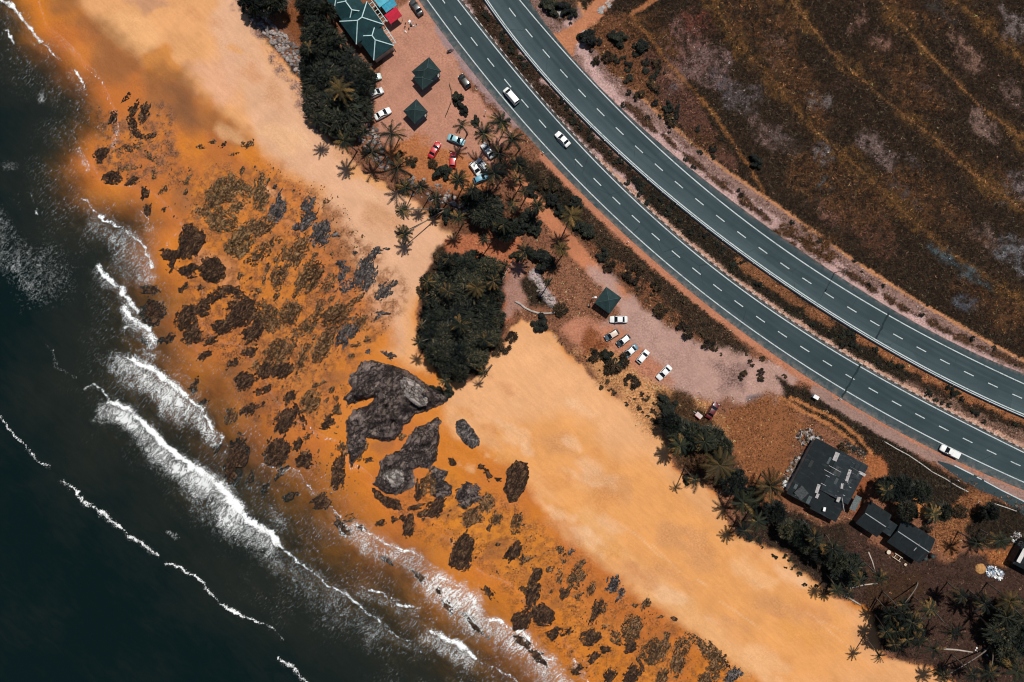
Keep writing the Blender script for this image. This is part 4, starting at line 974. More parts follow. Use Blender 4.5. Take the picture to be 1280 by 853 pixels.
for i, rec in enumerate(REEF.replace('\n', '').split(';')):
    cx, cy, a, b, ang, kd = rec.split(); cx, cy, a, b, ang = map(float, (cx, cy, a, b, ang))
    x0, y0 = P(cx, cy, -0.7); A, B = a * S * 1.24, max(b * S * 1.32, 0.36); th = math.radians(ang)
    def sdf(x, y, x0=x0, y0=y0, A=A, B=B, th=th):
        u = (x - x0) * math.cos(th) + (y - y0) * math.sin(th); v = -(x - x0) * math.sin(th) + (y - y0) * math.cos(th)
        q = (np.abs(u / A) ** 2.4 + np.abs(v / B) ** 2.4) ** (1 / 2.4)
        return (1 - q) * B
    r = A + 0.7
    sub = sea_d(np.array([x0]), np.array([y0]))[0] > 1.0
    hm = min(0.42 + 0.22 * B, 1.15) * (0.8 if kd == 't' else 1.0)
    me, loc = rock_mesh(sdf, x0 - r, y0 - r, x0 + r, y0 + r, hm, 1000 + i * 7, 0.14 if A < 1.2 else 0.19, RM[RK[kd][0]], min(0.85 * B, 1.1), ang, {'t': 1.25, 'b': 1.15, 'u': 0.7, 'd': 0.45}[kd] if A > 1 else 0.0)
    if me is None: continue
    o = link('rock', me, None, loc)
    size = 'tiny' if a < 5.5 else 'small' if a < 9.5 else '' if a < 14 else 'large'
    shp = 'long' if a > 2.4 * b else 'round' if a < 1.35 * b else 'oval'
    items.append((o, ' '.join(w for w in (size, shp, RK[kd][1], 'rock') if w), cx, cy, 'rock'))
label_all(items, 'flat rocks of the beach reef')
# broken stone between the rocks: nobody could count it
def build_shingle():
    N = 26000; zs = [[(205,200),(330,200),(420,240),(505,370),(480,430),(430,480),(400,570),(330,560),(275,450),(215,340)], [(480,620),(640,640),(800,745),(900,815),(950,870),(760,870),(690,800),(600,710)], [(120,130),(200,130),(215,190),(180,240),(120,210)], [(360,470),(460,470),(450,620),(380,620)]]
    Vs, Fs = [], []
    x = RNG.uniform(-106, 64, N); y = RNG.uniform(-90, 60, N); k = np.zeros(N, bool)
    for z_ in zs: k |= inside(x, y, wpoly(z_, -.6))
    k &= fbm(x / 3, y / 3, 201, 4) > 0.52
    x, y = x[k], y[k]; n = len(x); s = RNG.uniform(.07, .26, n) * (1 + 1.0 * (RNG.random(n) < .08)); a = RNG.uniform(.5, 1.5, n)
    g = gz(x, y); base = np.array([[1,0,-.3],[.3,.9,-.3],[-.8,.6,-.3],[-.8,-.6,-.3],[.3,-.9,-.3],[.2,.1,.6],[-.3,-.1,.55]])
    F0 = np.array([[0,1,5],[1,2,6],[1,6,5],[2,3,6],[3,4,6],[4,5,6],[4,0,5]])
    ca, sa = np.cos(a)[:, None], np.sin(a)[:, None]; j = RNG.uniform(.7, 1.3, (n, 7, 3)); b = base[None] * j
    bx = b[:, :, 0] * 1.5; X = x[:, None] + s[:, None] * (bx * ca - b[:, :, 1] * sa); Y = y[:, None] + s[:, None] * (bx * sa + b[:, :, 1] * ca); Zz = g[:, None] + s[:, None] * b[:, :, 2] * .8
    V = np.stack([X, Y, Zz], 2).reshape(-1, 3); F = (F0[None] + 7 * np.arange(n)[:, None, None]).reshape(-1, 3)
    tag(link('shingle', np_mesh('shingle', V, F, RM['brown'])), 'broken brown stones scattered over the wet sand between the reef rocks', 'stones', kind='stuff')
build_shingle()

# ------------------------------------------------------------------ loose boulders
def boulder_mat():
    n = NT('boulder_stone'); p = n.pos(); r = n.n('ShaderNodeObjectInfo').outputs['Random']
    c = n.mix(r, (0.10, 0.085, 0.08), (0.40, 0.34, 0.315)); c = n.mix(n.ramp(n.noise(p, 3.0, 5, .7), .45, .68, 0, .8), c, (0.05, 0.042, 0.04))
    return n.done(n.bsdf(c, 0.9, 0.2, n.bump(n.noise(p, 4.0, 4, .7), .6, .1)))
BM = boulder_mat()
BV = []
for k in range(5):
    bm = bmesh.new(); bmesh.ops.create_icosphere(bm, subdivisions=2, radius=0.5)
    rr = random.Random(k)
    for v in bm.verts:
        n_ = float(vnoise(v.co.x * 3 + k * 9, v.co.y * 3 + v.co.z * 2.3, k)); v.co *= 0.75 + 0.5 * n_; v.co.z *= 0.62; v.co.x *= 1.2
    BV.append(bm_mesh(bm, BM, 'boulder'))
def boulders(poly, n, r0, r1, where_, group, seed):
    rr = random.Random(seed); w = wpoly(poly); got = 0; lo, hi = w.min(0), w.max(0); tries = 0; placed = []
    while got < n and tries < 20000:
        tries += 1
        x, y = rr.uniform(lo[0], hi[0]), rr.uniform(lo[1], hi[1])
        if not inside(np.array([x]), np.array([y]), w)[0]: continue
        s = rr.uniform(r0, r1) * (1.4 if rr.random() < .15 else 1)
        if any((x - a) ** 2 + (y - b) ** 2 < (0.36 * (s + c)) ** 2 for a, b, c in placed): continue
        placed.append((x, y, s)); got += 1
        o = link('boulder', rr.choice(BV), None, (x, y, gz1(x, y) + 0.08 * s), (rr.uniform(-.3, .3), rr.uniform(-.3, .3), rr.uniform(0, 6.3)), (s, s * rr.uniform(.7, 1.1), s * rr.uniform(.8, 1.2)))
        tag(o, where_, 'boulder', group)
boulders([(300,-8),(322,2),(340,30),(356,44),(372,58),(384,78),(392,108),(376,98),(356,72),(334,46),(316,28)], 140, 0.5, 1.25, 'angular grey boulder in the loose sea wall left of the dark trees', 'boulders of the sea wall', 5)
boulders([(444,158),(462,150),(474,165),(478,186),(490,206),(480,214),(462,196),(450,178)], 68, 0.45, 1.0, 'angular grey boulder in the heap below the tree line palms', 'boulders of the grey heap', 6)
boulders([(505,222),(530,222),(560,236),(590,262),(575,268),(548,252),(515,246)], 50, 0.45, 1.05, 'pale angular boulder lying among palms at the top of the sand', 'boulders among the palms', 7)
boulders([(664,338),(674,336),(680,356),(694,372),(690,384),(678,378),(668,356)], 30, 0.4, 1.05, 'pale stone in the rocky gully below the round black bush', 'stones of the gully', 8)
# ------------------------------------------------------------------ plants
def leaf_mat(name, dark, light, dry=(0.16, 0.105, 0.045)):
    n = NT(name); t = n.attr('tint'); p = n.pos()
    c = n.mix(n.ramp(t, 0.0, 0.8), dark, light); c = n.mix(n.ramp(t, 0.84, 1.0), c, dry)
    rnd = n.n('ShaderNodeObjectInfo').outputs['Random']
    c = n.mix(1.0, c, n.mix(rnd, (0.6, 0.62, 0.7), (1.6, 1.5, 1.25)), 'MULTIPLY')
    b = n.n('ShaderNodeBsdfPrincipled'); n.l(c, b.inputs['Base Color']); b.inputs['Roughness'].default_value = 0.6; b.inputs['Specular IOR Level'].default_value = 0.12
    return n.done(b.outputs[0])
PALM = leaf_mat('palm_leaf', (0.004, 0.0085, 0.0085), (0.021, 0.024, 0.014), (0.19, 0.11, 0.04))
PALMG = leaf_mat('palm_leaf_golden', (0.009, 0.011, 0.008), (0.075, 0.052, 0.020), (0.24, 0.14, 0.05))
CAS = leaf_mat('casuarina_leaf', (0.0035, 0.0065, 0.0068), (0.024, 0.028, 0.020), (0.09, 0.075, 0.05))
BUSH = leaf_mat('bush_leaf', (0.005, 0.008, 0.008), (0.024, 0.026, 0.017), (0.09, 0.062, 0.036))
DRYB = leaf_mat('dry_bush_leaf', (0.012, 0.010, 0.007), (0.070, 0.046, 0.026), (0.28, 0.18, 0.10))
BARK = plain('palm_bark', (0.15, 0.125, 0.105), 0.9, 0.1, var=0.4, scale=3)
BARKD = plain('tree_bark', (0.075, 0.058, 0.045), 0.9, 0.1, var=0.4, scale=3)
def crown_np(V, F, T, mat, name):
    me = np_mesh(name, np.array(V), np.array(F), mat); attr_f(me, 'tint', T); return me
def palm_crown(seed, mat, nf, Lf=3.7, droop=1.0):
    r = random.Random(seed); V, F, T = [], [], []
    for k in range(nf):
        az = 2 * math.pi * k / nf * 1.618 * 1.0 + r.uniform(-.25, .25); az = 2.399963 * k + r.uniform(-.2, .2)
        age = k / nf                                     # inner fronds stand up, outer ones hang
        el = math.radians(62 - 84 * age + r.uniform(-8, 8)); Lk = Lf * r.uniform(.82, 1.1) * (0.75 + 0.25 * min(1, age * 3))
        tint = r.uniform(0.1, 0.75) if r.random() < .8 else r.uniform(.8, 1.0)
        if age > 0.88 and r.random() < .5: tint = r.uniform(.9, 1.0)
        px, py, pz = 0.0, 0.0, 0.0; pts = []; n = 13
        cur = el; twist = r.uniform(-.25, .25)
        for i in range(n + 1):
            pts.append((px, pz)); ds = Lk / n
            px += math.cos(cur) * ds; pz += math.sin(cur) * ds; cur -= droop * (0.04 + 0.13 * (i / n)) 
        ca, sa = math.cos(az), math.sin(az); cb, sb = math.cos(az + twist * .3), math.sin(az + twist * .3)
        def W(u, v, z): return (u * ca - v * sa, u * sa + v * ca, z)
        for i in range(n):
            (a, za), (b, zb) = pts[i], pts[i + 1]; w = 0.07 * (1 - i / n) + 0.025
            q = len(V); V += [W(a, -w, za), W(a, w, za), W(b, w * .9, zb), W(b, -w * .9, zb)]; T += [tint * .9] * 4; F.append((q, q + 1, q + 2, q + 3))
            if i < 1: continue
            f = i / n; ll = 0.98 * math.sin(math.pi * min(1, 0.16 + 0.84 * f) ** 0.8) ** 0.7 * (Lk / 3.7) * 0.62 + 0.10
            for side in (-1, 1):
                for h in (0.0, 0.5):
                    if r.random() < .06: continue
                    bx = a + (b - a) * h; bz = za + (zb - za) * h
                    l2 = ll * r.uniform(.8, 1.1); fw = 0.75 + 0.5 * f; dz = -l2 * r.uniform(.3, .8)
                    ww = 0.06; q = len(V)
                    V += [W(bx - ww, 0, bz), W(bx + ww, 0, bz), W(bx + l2 * fw + ww * .4, side * l2 * .8, bz + dz), W(bx + l2 * fw - ww * .4, side * l2 * .8, bz + dz)]
                    tt = min(1, max(0, tint + r.uniform(-.12, .12))); T += [tt] * 4
                    F.append((q, q + 1, q + 2, q + 3))
    return crown_np(V, F, T, mat, 'palm_crown')
def leaf_cloud(seed, mat, n, rx, rz, clumps, leaf, flat=0.5, spiky=False, name='crown', tbias=0.0):
    """leaf-sized faces in clumps spread through the crown"""
    r = random.Random(seed); V, F, T = [], [], []
    C = []
    for i in range(clumps):
        a = r.uniform(0, 6.283); q = math.sqrt(r.random()); h = r.uniform(-.8, 1) ; rad = rx * q * (1 - 0.35 * max(0, h) ** 2)
        C.append((rad * math.cos(a) * r.uniform(.9, 1.1), rad * math.sin(a) * r.uniform(.9, 1.1), rz * h * (1 - 0.5 * q * q), r.uniform(.2, .44) * rx * (0.75 if q > .75 else 1), r.uniform(-.22, .22)))
    if spiky and rx > 2:
        # thin drooping branch tips that stick out of the crown
        for i in range(230):
            a = r.uniform(0, 6.283); q0 = rx * r.uniform(.72, .98); L_ = rx * r.uniform(.16, .42); z0 = r.uniform(-.5, .5) * rz; w = r.uniform(.05, .12)
            for sgn in range(2):
                aa = a + r.uniform(-.25, .25); ux, uy = math.cos(aa), math.sin(aa); b0 = (q0 * math.cos(a), q0 * math.sin(a), z0); q = len(V)
                V += [(b0[0] - uy * w, b0[1] + ux * w, z0), (b0[0] + uy * w, b0[1] - ux * w, z0), (b0[0] + ux * L_ + uy * w * .3, b0[1] + uy * L_ - ux * w * .3, z0 - L_ * .35), (b0[0] + ux * L_ - uy * w * .3, b0[1] + uy * L_ + ux * w * .3, z0 - L_ * .35)]
                T += [min(1, max(0, .35 + tbias + r.gauss(0, .25)))] * 4; F.append((q, q + 1, q + 2, q + 3))
    for i in range(n):
        c = C[r.randrange(len(C))]
        d = Vector((r.gauss(0, 1), r.gauss(0, 1), r.gauss(0, .8))); d.normalize(); rr = c[3] * (r.random() ** 0.45)
        p = Vector((c[0], c[1], c[2])) + Vector((d.x * rr, d.y * rr, d.z * rr * 0.75))
        nrm = (d * 0.7 + Vector((0, 0, flat)) + Vector((r.uniform(-.6, .6), r.uniform(-.6, .6), r.uniform(-.2, .5)))).normalized()
        u = nrm.orthogonal().normalized(); u = (Matrix.Rotation(r.uniform(0, 6.28), 3, nrm) @ u); v = nrm.cross(u)
        if spiky:
            u = (d + Vector((r.uniform(-.5, .5), r.uniform(-.5, .5), r.uniform(-.6, .2)))).normalized(); v = u.cross(nrm).normalized()
            l, w = leaf * r.uniform(.9, 2.3), leaf * r.uniform(.12, .26)
        else: l, w = leaf * r.uniform(.6, 1.3), leaf * r.uniform(.35, .7)
        q = len(V); V += [tuple(p - u * l * .5), tuple(p + v * w), tuple(p + u * l * .5), tuple(p - v * w)]
        t = min(1, max(0, 0.35 + c[4] + tbias + r.gauss(0, .2))); T += [t] * 4; F.append((q, q + 1, q + 2, q + 3))
    return crown_np(V, F, T, mat, name)
PC = [palm_crown(k, PALM, (15, 19, 24, 13, 21, 17, 26, 11)[k], (3.4, 3.8, 3.6, 3.9, 3.3, 3.7, 3.5, 3.6)[k], (.8, 1.1, 1.35, .7, 1.5, 1.0, 1.2, 1.6)[k]) for k in range(8)]
PCG = [palm_crown(40 + k, PALMG, 24, 3.8, 0.85) for k in range(3)]
TC = [leaf_cloud(100 + k, CAS, 5200, 3.0, 1.9, 26 + 3 * k, 0.50, 0.3, True, 'tree_crown', (-.15, .0, .12, .3, -.1, .2)[k]) for k in range(6)]
BC = [leaf_cloud(200 + k, BUSH, 2600, 1.0, 0.7, 18, 0.22, 0.5, False, 'shrub') for k in range(3)]
DC = [leaf_cloud(300 + k, DRYB, 950, 1.0, 0.55, 13, 0.24, 0.4, True, 'shrub') for k in range(3)]
MC = [leaf_cloud(400 + k, BUSH, 620, 1.0, 0.6, 9, 0.28, 0.5, True, 'shrub', -0.05) for k in range(3)]
rp = random.Random(77); pitems = []
def palm(px, py, rpx, kind='d', h=None, base=None, desc=None):
    """crown seen at px, py; base of the trunk seen at base (photo pixels)"""
    h = h or rp.uniform(7.5, 11.0)
    cx, cy = P(px, py, h)
    if base: bx, by = P(*base)
    else:
        a = rp.uniform(0.1, 1.3); l = rp.uniform(0.6, 2.4); bx, by = cx + l * math.cos(a), cy + l * math.sin(a)
    bz = gz1(bx, by) - 0.1
    t = thing('palm_tree', '', 'palm tree', (bx, by, bz))
    pts = []; n = 9
    for i in range(n + 1):
        f = i / n; g = f ** 1.35
        pts.append((( cx - bx) * g, (cy - by) * g, (h - bz) * (f if True else 0)))
    bm = bmesh.new(); tube(bm, pts, [0.2 - 0.09 * (i / n) ** .6 + (0.08 if i == 0 else 0) for i in range(n + 1)], 8)
    link('trunk', bm_mesh(bm, BARK, 'palm_trunk'), t)
    s = rpx * S / 3.55 * (HC - h) / HC
    link('crown', rp.choice(PCG if kind == 'g' else PC), t, (cx - bx, cy - by, h - bz - .1), (rp.uniform(-.3, .3), rp.uniform(-.3, .3), rp.uniform(0, 6.28)), (s * rp.uniform(.88, 1.08), s * rp.uniform(.88, 1.08), s * rp.uniform(.7, 1.15)))
    d = desc or (('large ' if rpx > 18.5 else 'small ' if rpx < 12.5 else '') + ('golden green' if kind == 'g' else 'dark green') + ' coconut palm')
    pitems.append((t, d, px, py, 'palm tree')); return t
PALMS = '''429 177 15;465 190 20;489 167 18;497 210 19;425 112 16 g;577 157 14;626 153 18;605 167 16;640 174 17;624 192 15;618 217 20;648 224 14;573 225 15;507 234 13;526 234 11;572 272 12;629 281 13;
605 300 9;647 205 13;672 257 13;656 315 15;702 312 12 g;684 353 7;617 351 13;561 323 10;530 372 8;850 557 17;881 552 17;900 582 22 g;963 608 22 g;929 628 22;946 652 18;930 664 12;1024 678 15;1041 686 14;
1018 672 12;1100 722 13;1162 762 16;1190 792 14;1202 745 15;1230 755 17;1262 752 15 g;1272 840 18;1222 679 15;1250 676 15;1108 614 14;1167 643 14;1060 742 9;1099 820 11;1168 812 14;1046 738 10;1258 772 15;1216 843 12;1242 790 13;1282 775 15;
868 600 10;1112 768 14;1122 790 15;1140 778 16;1134 800 14;1148 800 15;1108 790 13;1118 806 12;1150 776 13;1128 766 12;534 352 11;524 428 10;556 476 11;604 466 10;630 332 11;560 365 13;596 360 12 g;575 405 14;605 425 12;396 150 12;386 60 11;455 165 12;545 248 11;590 238 13;1075 725 14;640 258 12;655 240 10'''
for rec in PALMS.replace('\n', '').split(';'):  # crown right of the white saloon among palms is added for a shadow
    a = rec.split(); palm(float(a[0]), float(a[1]), float(a[2]) * 1.06, a[3] if len(a) > 3 else 'd')
palm(503, 263, 13, base=(557, 262), h=9.5, desc='far leaning coconut palm over the pale sand')
palm(505, 293, 14, base=(557, 263), h=6.0, desc='low leaning palm added for a cast palm shadow')  # palm added where the far leaning palm's shadow lies on the sand
palm(527, 407, 11, base=(542, 389), h=6.0, desc='slim leaning coconut palm at the grove edge')
palm(714, 270, 15, 'g', base=(701, 299), h=11, desc='coconut palm with a bare trunk crossing the sandy track')
palm(1237, 841, 16, base=(1238, 809), h=9, desc='coconut palm with a pale upright trunk on the lower right sand')
palm(1180, 846, 14, base=(1237, 808), h=6.5, desc='leaning palm added for a cast palm shadow')  # palm added to stand for the upright palm's cast shadow
palm(1129, 756, 10, base=(1147, 728), h=6, desc='short leaning palm at the thicket top')
label_all(pitems, 'coconut palms behind the beach')

titems = []
rt = random.Random(5)
def tree(px, py, rpx, h=None, desc='dark feathery tree'):
    h = h or rt.uniform(4.5, 7.5); cx, cy = P(px, py, h * .75); bz = gz1(cx, cy) - .1
    t = thing('casuarina_tree', '', 'tree', (cx, cy, bz))
    bm = bmesh.new(); tube(bm, [(0, 0, 0), (.1, .05, h * .35), (.05, .1, h * .7), (0, 0, h * .92)], [.2, .16, .1, .04], 7)
    for k in range(4):
        a = k * 1.7 + rt.random(); z0 = h * (.4 + .1 * k); L_ = rpx * S * .6
        tube(bm, [(0.05, 0.05, z0), (math.cos(a) * L_ * .5, math.sin(a) * L_ * .5, z0 + h * .1), (math.cos(a) * L_, math.sin(a) * L_, z0 + h * .14)], [.08, .05, .02], 5)
    link('trunk', bm_mesh(bm, BARKD, 'tree_trunk'), t)
    s = rpx * S / 3.0 * 1.08
    link('crown', rt.choice(TC), t, (0, 0, h * .72), (0, 0, rt.uniform(0, 6.28)), (s, s * rt.uniform(.9, 1.1), h * .3 / 1.9))
    titems.append((t, ('broad ' if rpx >= 17 else 'small ' if rpx <= 11 else '') + desc, px, py, 'tree'))
TREES = '''395 40 16;416 54 14;400 70 18;425 78 18;445 88 14;405 100 20;432 108 18;452 112 12;400 130 18;425 135 20;448 135 14;415 152 14;441 155 12;390 62 12;460 96 8;386 88 11;390 112 12;312 3 11;330 7 10;345 2 10;318 13 6;380 4 10;394 12 12;408 14 9;
565 336 14;590 331 15;612 338 14;556 360 16;585 360 18;616 372 11;547 390 15;570 390 18;600 390 18;620 398 9;541 418 14;562 420 17;590 420 17;611 416 12;547 442 13;572 446 16;594 443 13;575 467 9;558 460 9;
607 262 17;591 250 12;632 286 12;1130 784 15;1118 774 11;1144 794 10;1062 714 17;1046 700 12;1030 692 11;850 540 14;838 527 11;866 546 14;890 547 12;918 602 13;1000 668 12;986 662 10;1012 680 11;1126 612 13;1150 615 12;1110 608 10;1270 768 15;1252 792 14;1276 802 15;1262 822 12;1180 640 9;970 640 12;1240 640 9;905 560 10;1136 640 10;1120 800 12;942 622 10'''
for rec in TREES.replace('\n', '').split(';'):
    a = [float(q) for q in rec.split()]; tree(*a)
label_all(titems, 'dark trees behind the beach')

bitems = []
def shrub(px, py, rpx, kind='b', desc=None, hh=None, reg=True):
    r = rpx * S; x, y = P(px, py, r * .5); src = {'b': BC, 'd': DC, 'm': MC}[kind]
    o = link('bush' if kind == 'b' else 'shrub', rt.choice(src), None, (x, y, gz1(x, y) + r * (hh or .5)), (0, 0, rt.uniform(0, 6.28)), (r, r * rt.uniform(.85, 1.15), r * (hh or .8)))
    if reg: bitems.append((o, desc or ({'b': 'dark green round bush', 'd': 'dry brown shrub', 'm': 'dark straggly shrub'}[kind]), px, py, 'bush'))
    return o
for rec in '''677 322 16;676 403 11;551 215 11;545 494 10;560 488 8;572 126 9;580 136 7;595 150 6;735 48 11;775 50 10;768 46 7;802 58 8;836 133 7;945 200 9;545 262 8;558 270 9;690 10 10;704 8 9;682 4 7;712 14 8;735 290 9;725 283 8;755 318 9;660 272 13;650 285 12;668 285 10;690 250 9;700 262 8;830 500 8;838 508 9;860 600 7;760 448 9;775 455 10;645 320 7;720 252 8;665 240 8'''.replace('\n', '').split(';'):
    a = [float(q) for q in rec.split()]; shrub(*a)
for rec in '''770 452 15;745 446 9;790 478 9;760 330 9;790 345 9;855 415 10;885 432 8;825 390 9;800 335 8;822 355 8;700 388 9;548 322 8;536 348 9;528 362 7;545 340 7;622 440 8;630 430 9;640 420 7;540 400 7;533 425 8;680 230 8;695 236 8;1055 562 7;930 470 6;500 195 6;515 200 7;540 205 6;1200 640 9;1160 660 7;820 80 7;818 105 7;840 150 8;800 120 7;760 70 7;745 75 6'''.replace('\n', '').split(';'):
    a = [float(q) for q in rec.split()]; shrub(*a, kind='d')
label_all(bitems, 'bushes behind the beach')
def along(fn, t0, t1, n, r0, r1, kind, lab, group, seed):
    q = random.Random(seed)
    for k in range(n):
        t = q.uniform(t0, t1); nn = fn(t, q); x, y = road_xy(t, nn); px, py = PX(float(x), float(y))
        if not (-30 < px < 1310 and -30 < py < 880): continue
        o = shrub(px, py, q.uniform(r0, r1), kind, reg=False, hh=.55); tag(o, lab, 'bush', group)
along(lambda t, q: float(RLN['Bleft'].n(t)) - q.uniform(6, 15), -300, 60, 44, 2, 4.2, 'm', 'dark straggly shrub in the stony upper end of the road median', 'shrubs in the stony median', 1)
along(lambda t, q: q.uniform(float(RLN['Aright'].n(t)) + 9, float(RLN['Bleft'].n(t)) - 8), -20, 640, 60, 2.2, 5, 'm', 'low dark shrub in the overgrown lower stretch of the road median', 'shrubs in the overgrown median', 2)
along(lambda t, q: float(RLN['Bshoulder'].n(t)) + q.uniform(4, 30), -210, 600, 36, 1.6, 3.6, 'm', 'low dark shrub on the pinkish verge between road and field', 'shrubs on the field verge', 3)
along(lambda t, q: float(RLN['Ashoulder'].n(t)) - q.uniform(9, 40), -10, 290, 30, 2, 4.6, 'd', 'low dry shrub in the rough strip between track and road', 'dry shrubs along the beach road', 4)
def region_shrubs(poly, n, r0, r1, kind, lab, group, seed):
    q = random.Random(seed); w = np.array(poly, float); lo, hi = w.min(0), w.max(0); k = 0
    while k < n:
        px, py = q.uniform(lo[0], hi[0]), q.uniform(lo[1], hi[1])
        if not inside(np.array([px]), np.array([py]), w)[0]: continue
        o = shrub(px, py, q.uniform(r0, r1), kind, reg=False, hh=.5); tag(o, lab, 'bush', group); k += 1
region_shrubs([(745,470),(800,485),(850,520),(835,545),(790,515),(750,485)], 26, 1.6, 3.6, 'd', 'small dry shrub on the fringe between car park and sand', 'dry shrubs fringing the car park', 9)
region_shrubs([(700,430),(745,430),(760,480),(740,475)], 8, 1.2, 2.6, 'd', 'tiny dry plant creeping onto the pale sand', 'tiny plants on the sand', 10)
region_shrubs([(920,660),(980,690),(1030,742),(1010,735),(960,695),(915,672)], 14, 1.8, 3.6, 'm', 'small dark plant edging the sand below the palms', 'small plants edging the sand', 11)
region_shrubs([(740,40),(800,20),(850,110),(930,200),(900,205),(830,140),(770,90)], 26, 2, 5, 'm', 'small dark shrub in the scrubby near corner of the field', 'shrubs in the field corner', 12)

# ------------------------------------------------------------------ grass: nobody could count it
def grass_mat():
    n = NT('grass_blades'); c = n.attr('gcol', 'Color')
    return n.done(n.bsdf(c, 0.85, 0.15))
def build_grass():
    N = 210000
    x = RNG.uniform(-10, 132, N); y = RNG.uniform(-90, 90, N)
    col, sp, vg, wt = soils(x, y)
    t, nn = road_tn(x, y)
    a0, a1 = RLN['Ashoulder'].n(t) - 1, RLN['Aright'].n(t) + 5.5; b0, b1 = RLN['Bleft'].n(t) - 6.5, RLN['Bshoulder'].n(t) + 1
    onroad = ((nn > a0) & (nn < a1)) | ((nn > b0) & (nn < b1))
    d = sea_d(x, y)
    k = (RNG.random(N) < vg * (0.35 + 1.3 * fbm(x / 2.5, y / 2.5, 7, 3) - .1)) & ~onroad & (d < -20)
    for q in KEEPOUT: k &= ~inside(x, y, wpoly(q))
    x, y, col, vg = x[k], y[k], col[k], vg[k]; n = len(x)
    nb = 3
    X = np.repeat(x, nb); Y = np.repeat(y, nb); C = np.repeat(col, nb, 0); m = n * nb
    a = RNG.uniform(0, 2 * np.pi, m); ln = RNG.uniform(.18, .62, m) * np.repeat(0.55 + 0.6 * vg, nb); h = RNG.uniform(.10, .45, m) * np.repeat(0.4 + 0.7 * vg, nb); w = RNG.uniform(.05, .12, m)
    bx = X + RNG.normal(0, .13, m); by = Y + RNG.normal(0, .13, m)
    ca, sa = np.cos(a), np.sin(a); zb = np.repeat(gz(x, y), nb)
    p0 = np.stack([bx - sa * w, by + ca * w, zb], 1); p1 = np.stack([bx + sa * w, by - ca * w, zb], 1); p2 = np.stack([bx + ca * ln, by + sa * ln, zb + h], 1)
    V = np.stack([p0, p1, p2], 1).reshape(-1, 3); F = np.arange(m * 3).reshape(-1, 3)
    tone = np.repeat(np.exp(RNG.normal(-0.2, 0.75, n)), nb)[:, None]
    olive = np.array([0.030, 0.031, 0.018]); mixf = np.repeat(RNG.random(n) < .25, nb)[:, None] * 0.6
    C = np.clip((C * (1 - mixf) + olive * mixf) * tone, 0.004, 0.5)
    me = np_mesh('grass', V, F, grass_mat()); attr_c(me, 'gcol', np.repeat(C, 3, 0))
    tag(link('grass', me), 'dry brown grass covering the field, verges and rough ground', 'grass', kind='stuff')
# ------------------------------------------------------------------ buildings
KEEPOUT = []
TEAL = lambda nm, c: roof_mat(nm, c)
def roof_mat(name, col, rib=0.0, rust=None, ribscale=3.2):
    """sheet or shingle roof: courses run across object Y by the UV-free object position"""
    n = NT(name); p = n.pos(True); c0 = np.asarray(col, float)
    a = n.noise(p, 0.7, 5, 0.65); b = n.noise(p, 4.0, 3, 0.7)
    c = n.mix(n.ramp(a, 0.3, 0.7), c0 * 0.72, np.clip(c0 * 1.35, 0, .8))
    c = n.mix(n.ramp(b, 0.45, 0.75, 0, 0.5), c, c0 * 0.55)
    if rust is not None: c = n.mix(n.ramp(n.noise(n.map(p, 0, (0.25, 1.4, 1)), 0.8, 5, 0.7), 0.55, 0.68), c, rust)
    nm = None
    if rib:
        wv = n.n('ShaderNodeTexWave', wave_type='BANDS', bands_direction='X'); n.l(p, wv.inputs[0]); wv.inputs['Scale'].default_value = rib; wv.inputs['Distortion'].default_value = 0.3
        c = n.mix(n.math('MULTIPLY', wv.outputs['Color'], 0.22), c, c0 * 0.5)
        nm = n.bump(wv.outputs['Color'], 0.6, 0.08)
    else: nm = n.bump(b, 0.4, 0.05)
    return n.done(n.bsdf(c, 0.75, 0.25, nm))
ROOF_TEAL = roof_mat('roof_teal', (0.0065, 0.033, 0.038), 0.0, None)
ROOF_HUT = roof_mat('roof_hut', (0.013, 0.028, 0.029), 0.0)
ROOF_GAZ = roof_mat('roof_pavilion', (0.014, 0.034, 0.036), 0.0)
ROOF_OLD = roof_mat('roof_sheet', (0.015, 0.023, 0.028), 1.6, (0.050, 0.055, 0.060))
ROOF_OLD2 = roof_mat('roof_sheet_dark', (0.007, 0.012, 0.0145), 1.6, (0.024, 0.030, 0.033))
TRIM = plain('trim_pale_teal', (0.38, 0.52, 0.53), 0.6, 0.3, var=0.2)
TRIM_D = plain('trim_dark', (0.040, 0.068, 0.068), 0.7, 0.2, var=0.25)
WALL = plain('wall_render', (0.36, 0.33, 0.29), 0.9, 0.1, var=0.25, scale=.8)
WALLD = plain('wall_planks', (0.10, 0.075, 0.055), 0.9, 0.1, var=0.3, scale=1.2)
WHITE = plain('white_paint', (0.72, 0.73, 0.73), 0.5, 0.4, var=0.12)
GREYP = plain('grey_sheet', (0.33, 0.31, 0.31), 0.7, 0.3, var=0.4, scale=2.5)
GLASSD = plain('window_dark', (0.015, 0.022, 0.026), 0.15, 0.6, var=0.1)
CONC = plain('concrete', (0.36, 0.32, 0.29), 0.9, 0.1, var=0.35, scale=.9, bump=.3)
POSTM = plain('timber_post', (0.16, 0.11, 0.075), 0.85, 0.1, var=0.3)
STEEL = plain('galvanised_steel', (0.34, 0.36, 0.37), 0.45, 0.5, var=0.2, metal=.5)
def rot2(v, a): return (v[0] * math.cos(a) - v[1] * math.sin(a), v[0] * math.sin(a) + v[1] * math.cos(a))
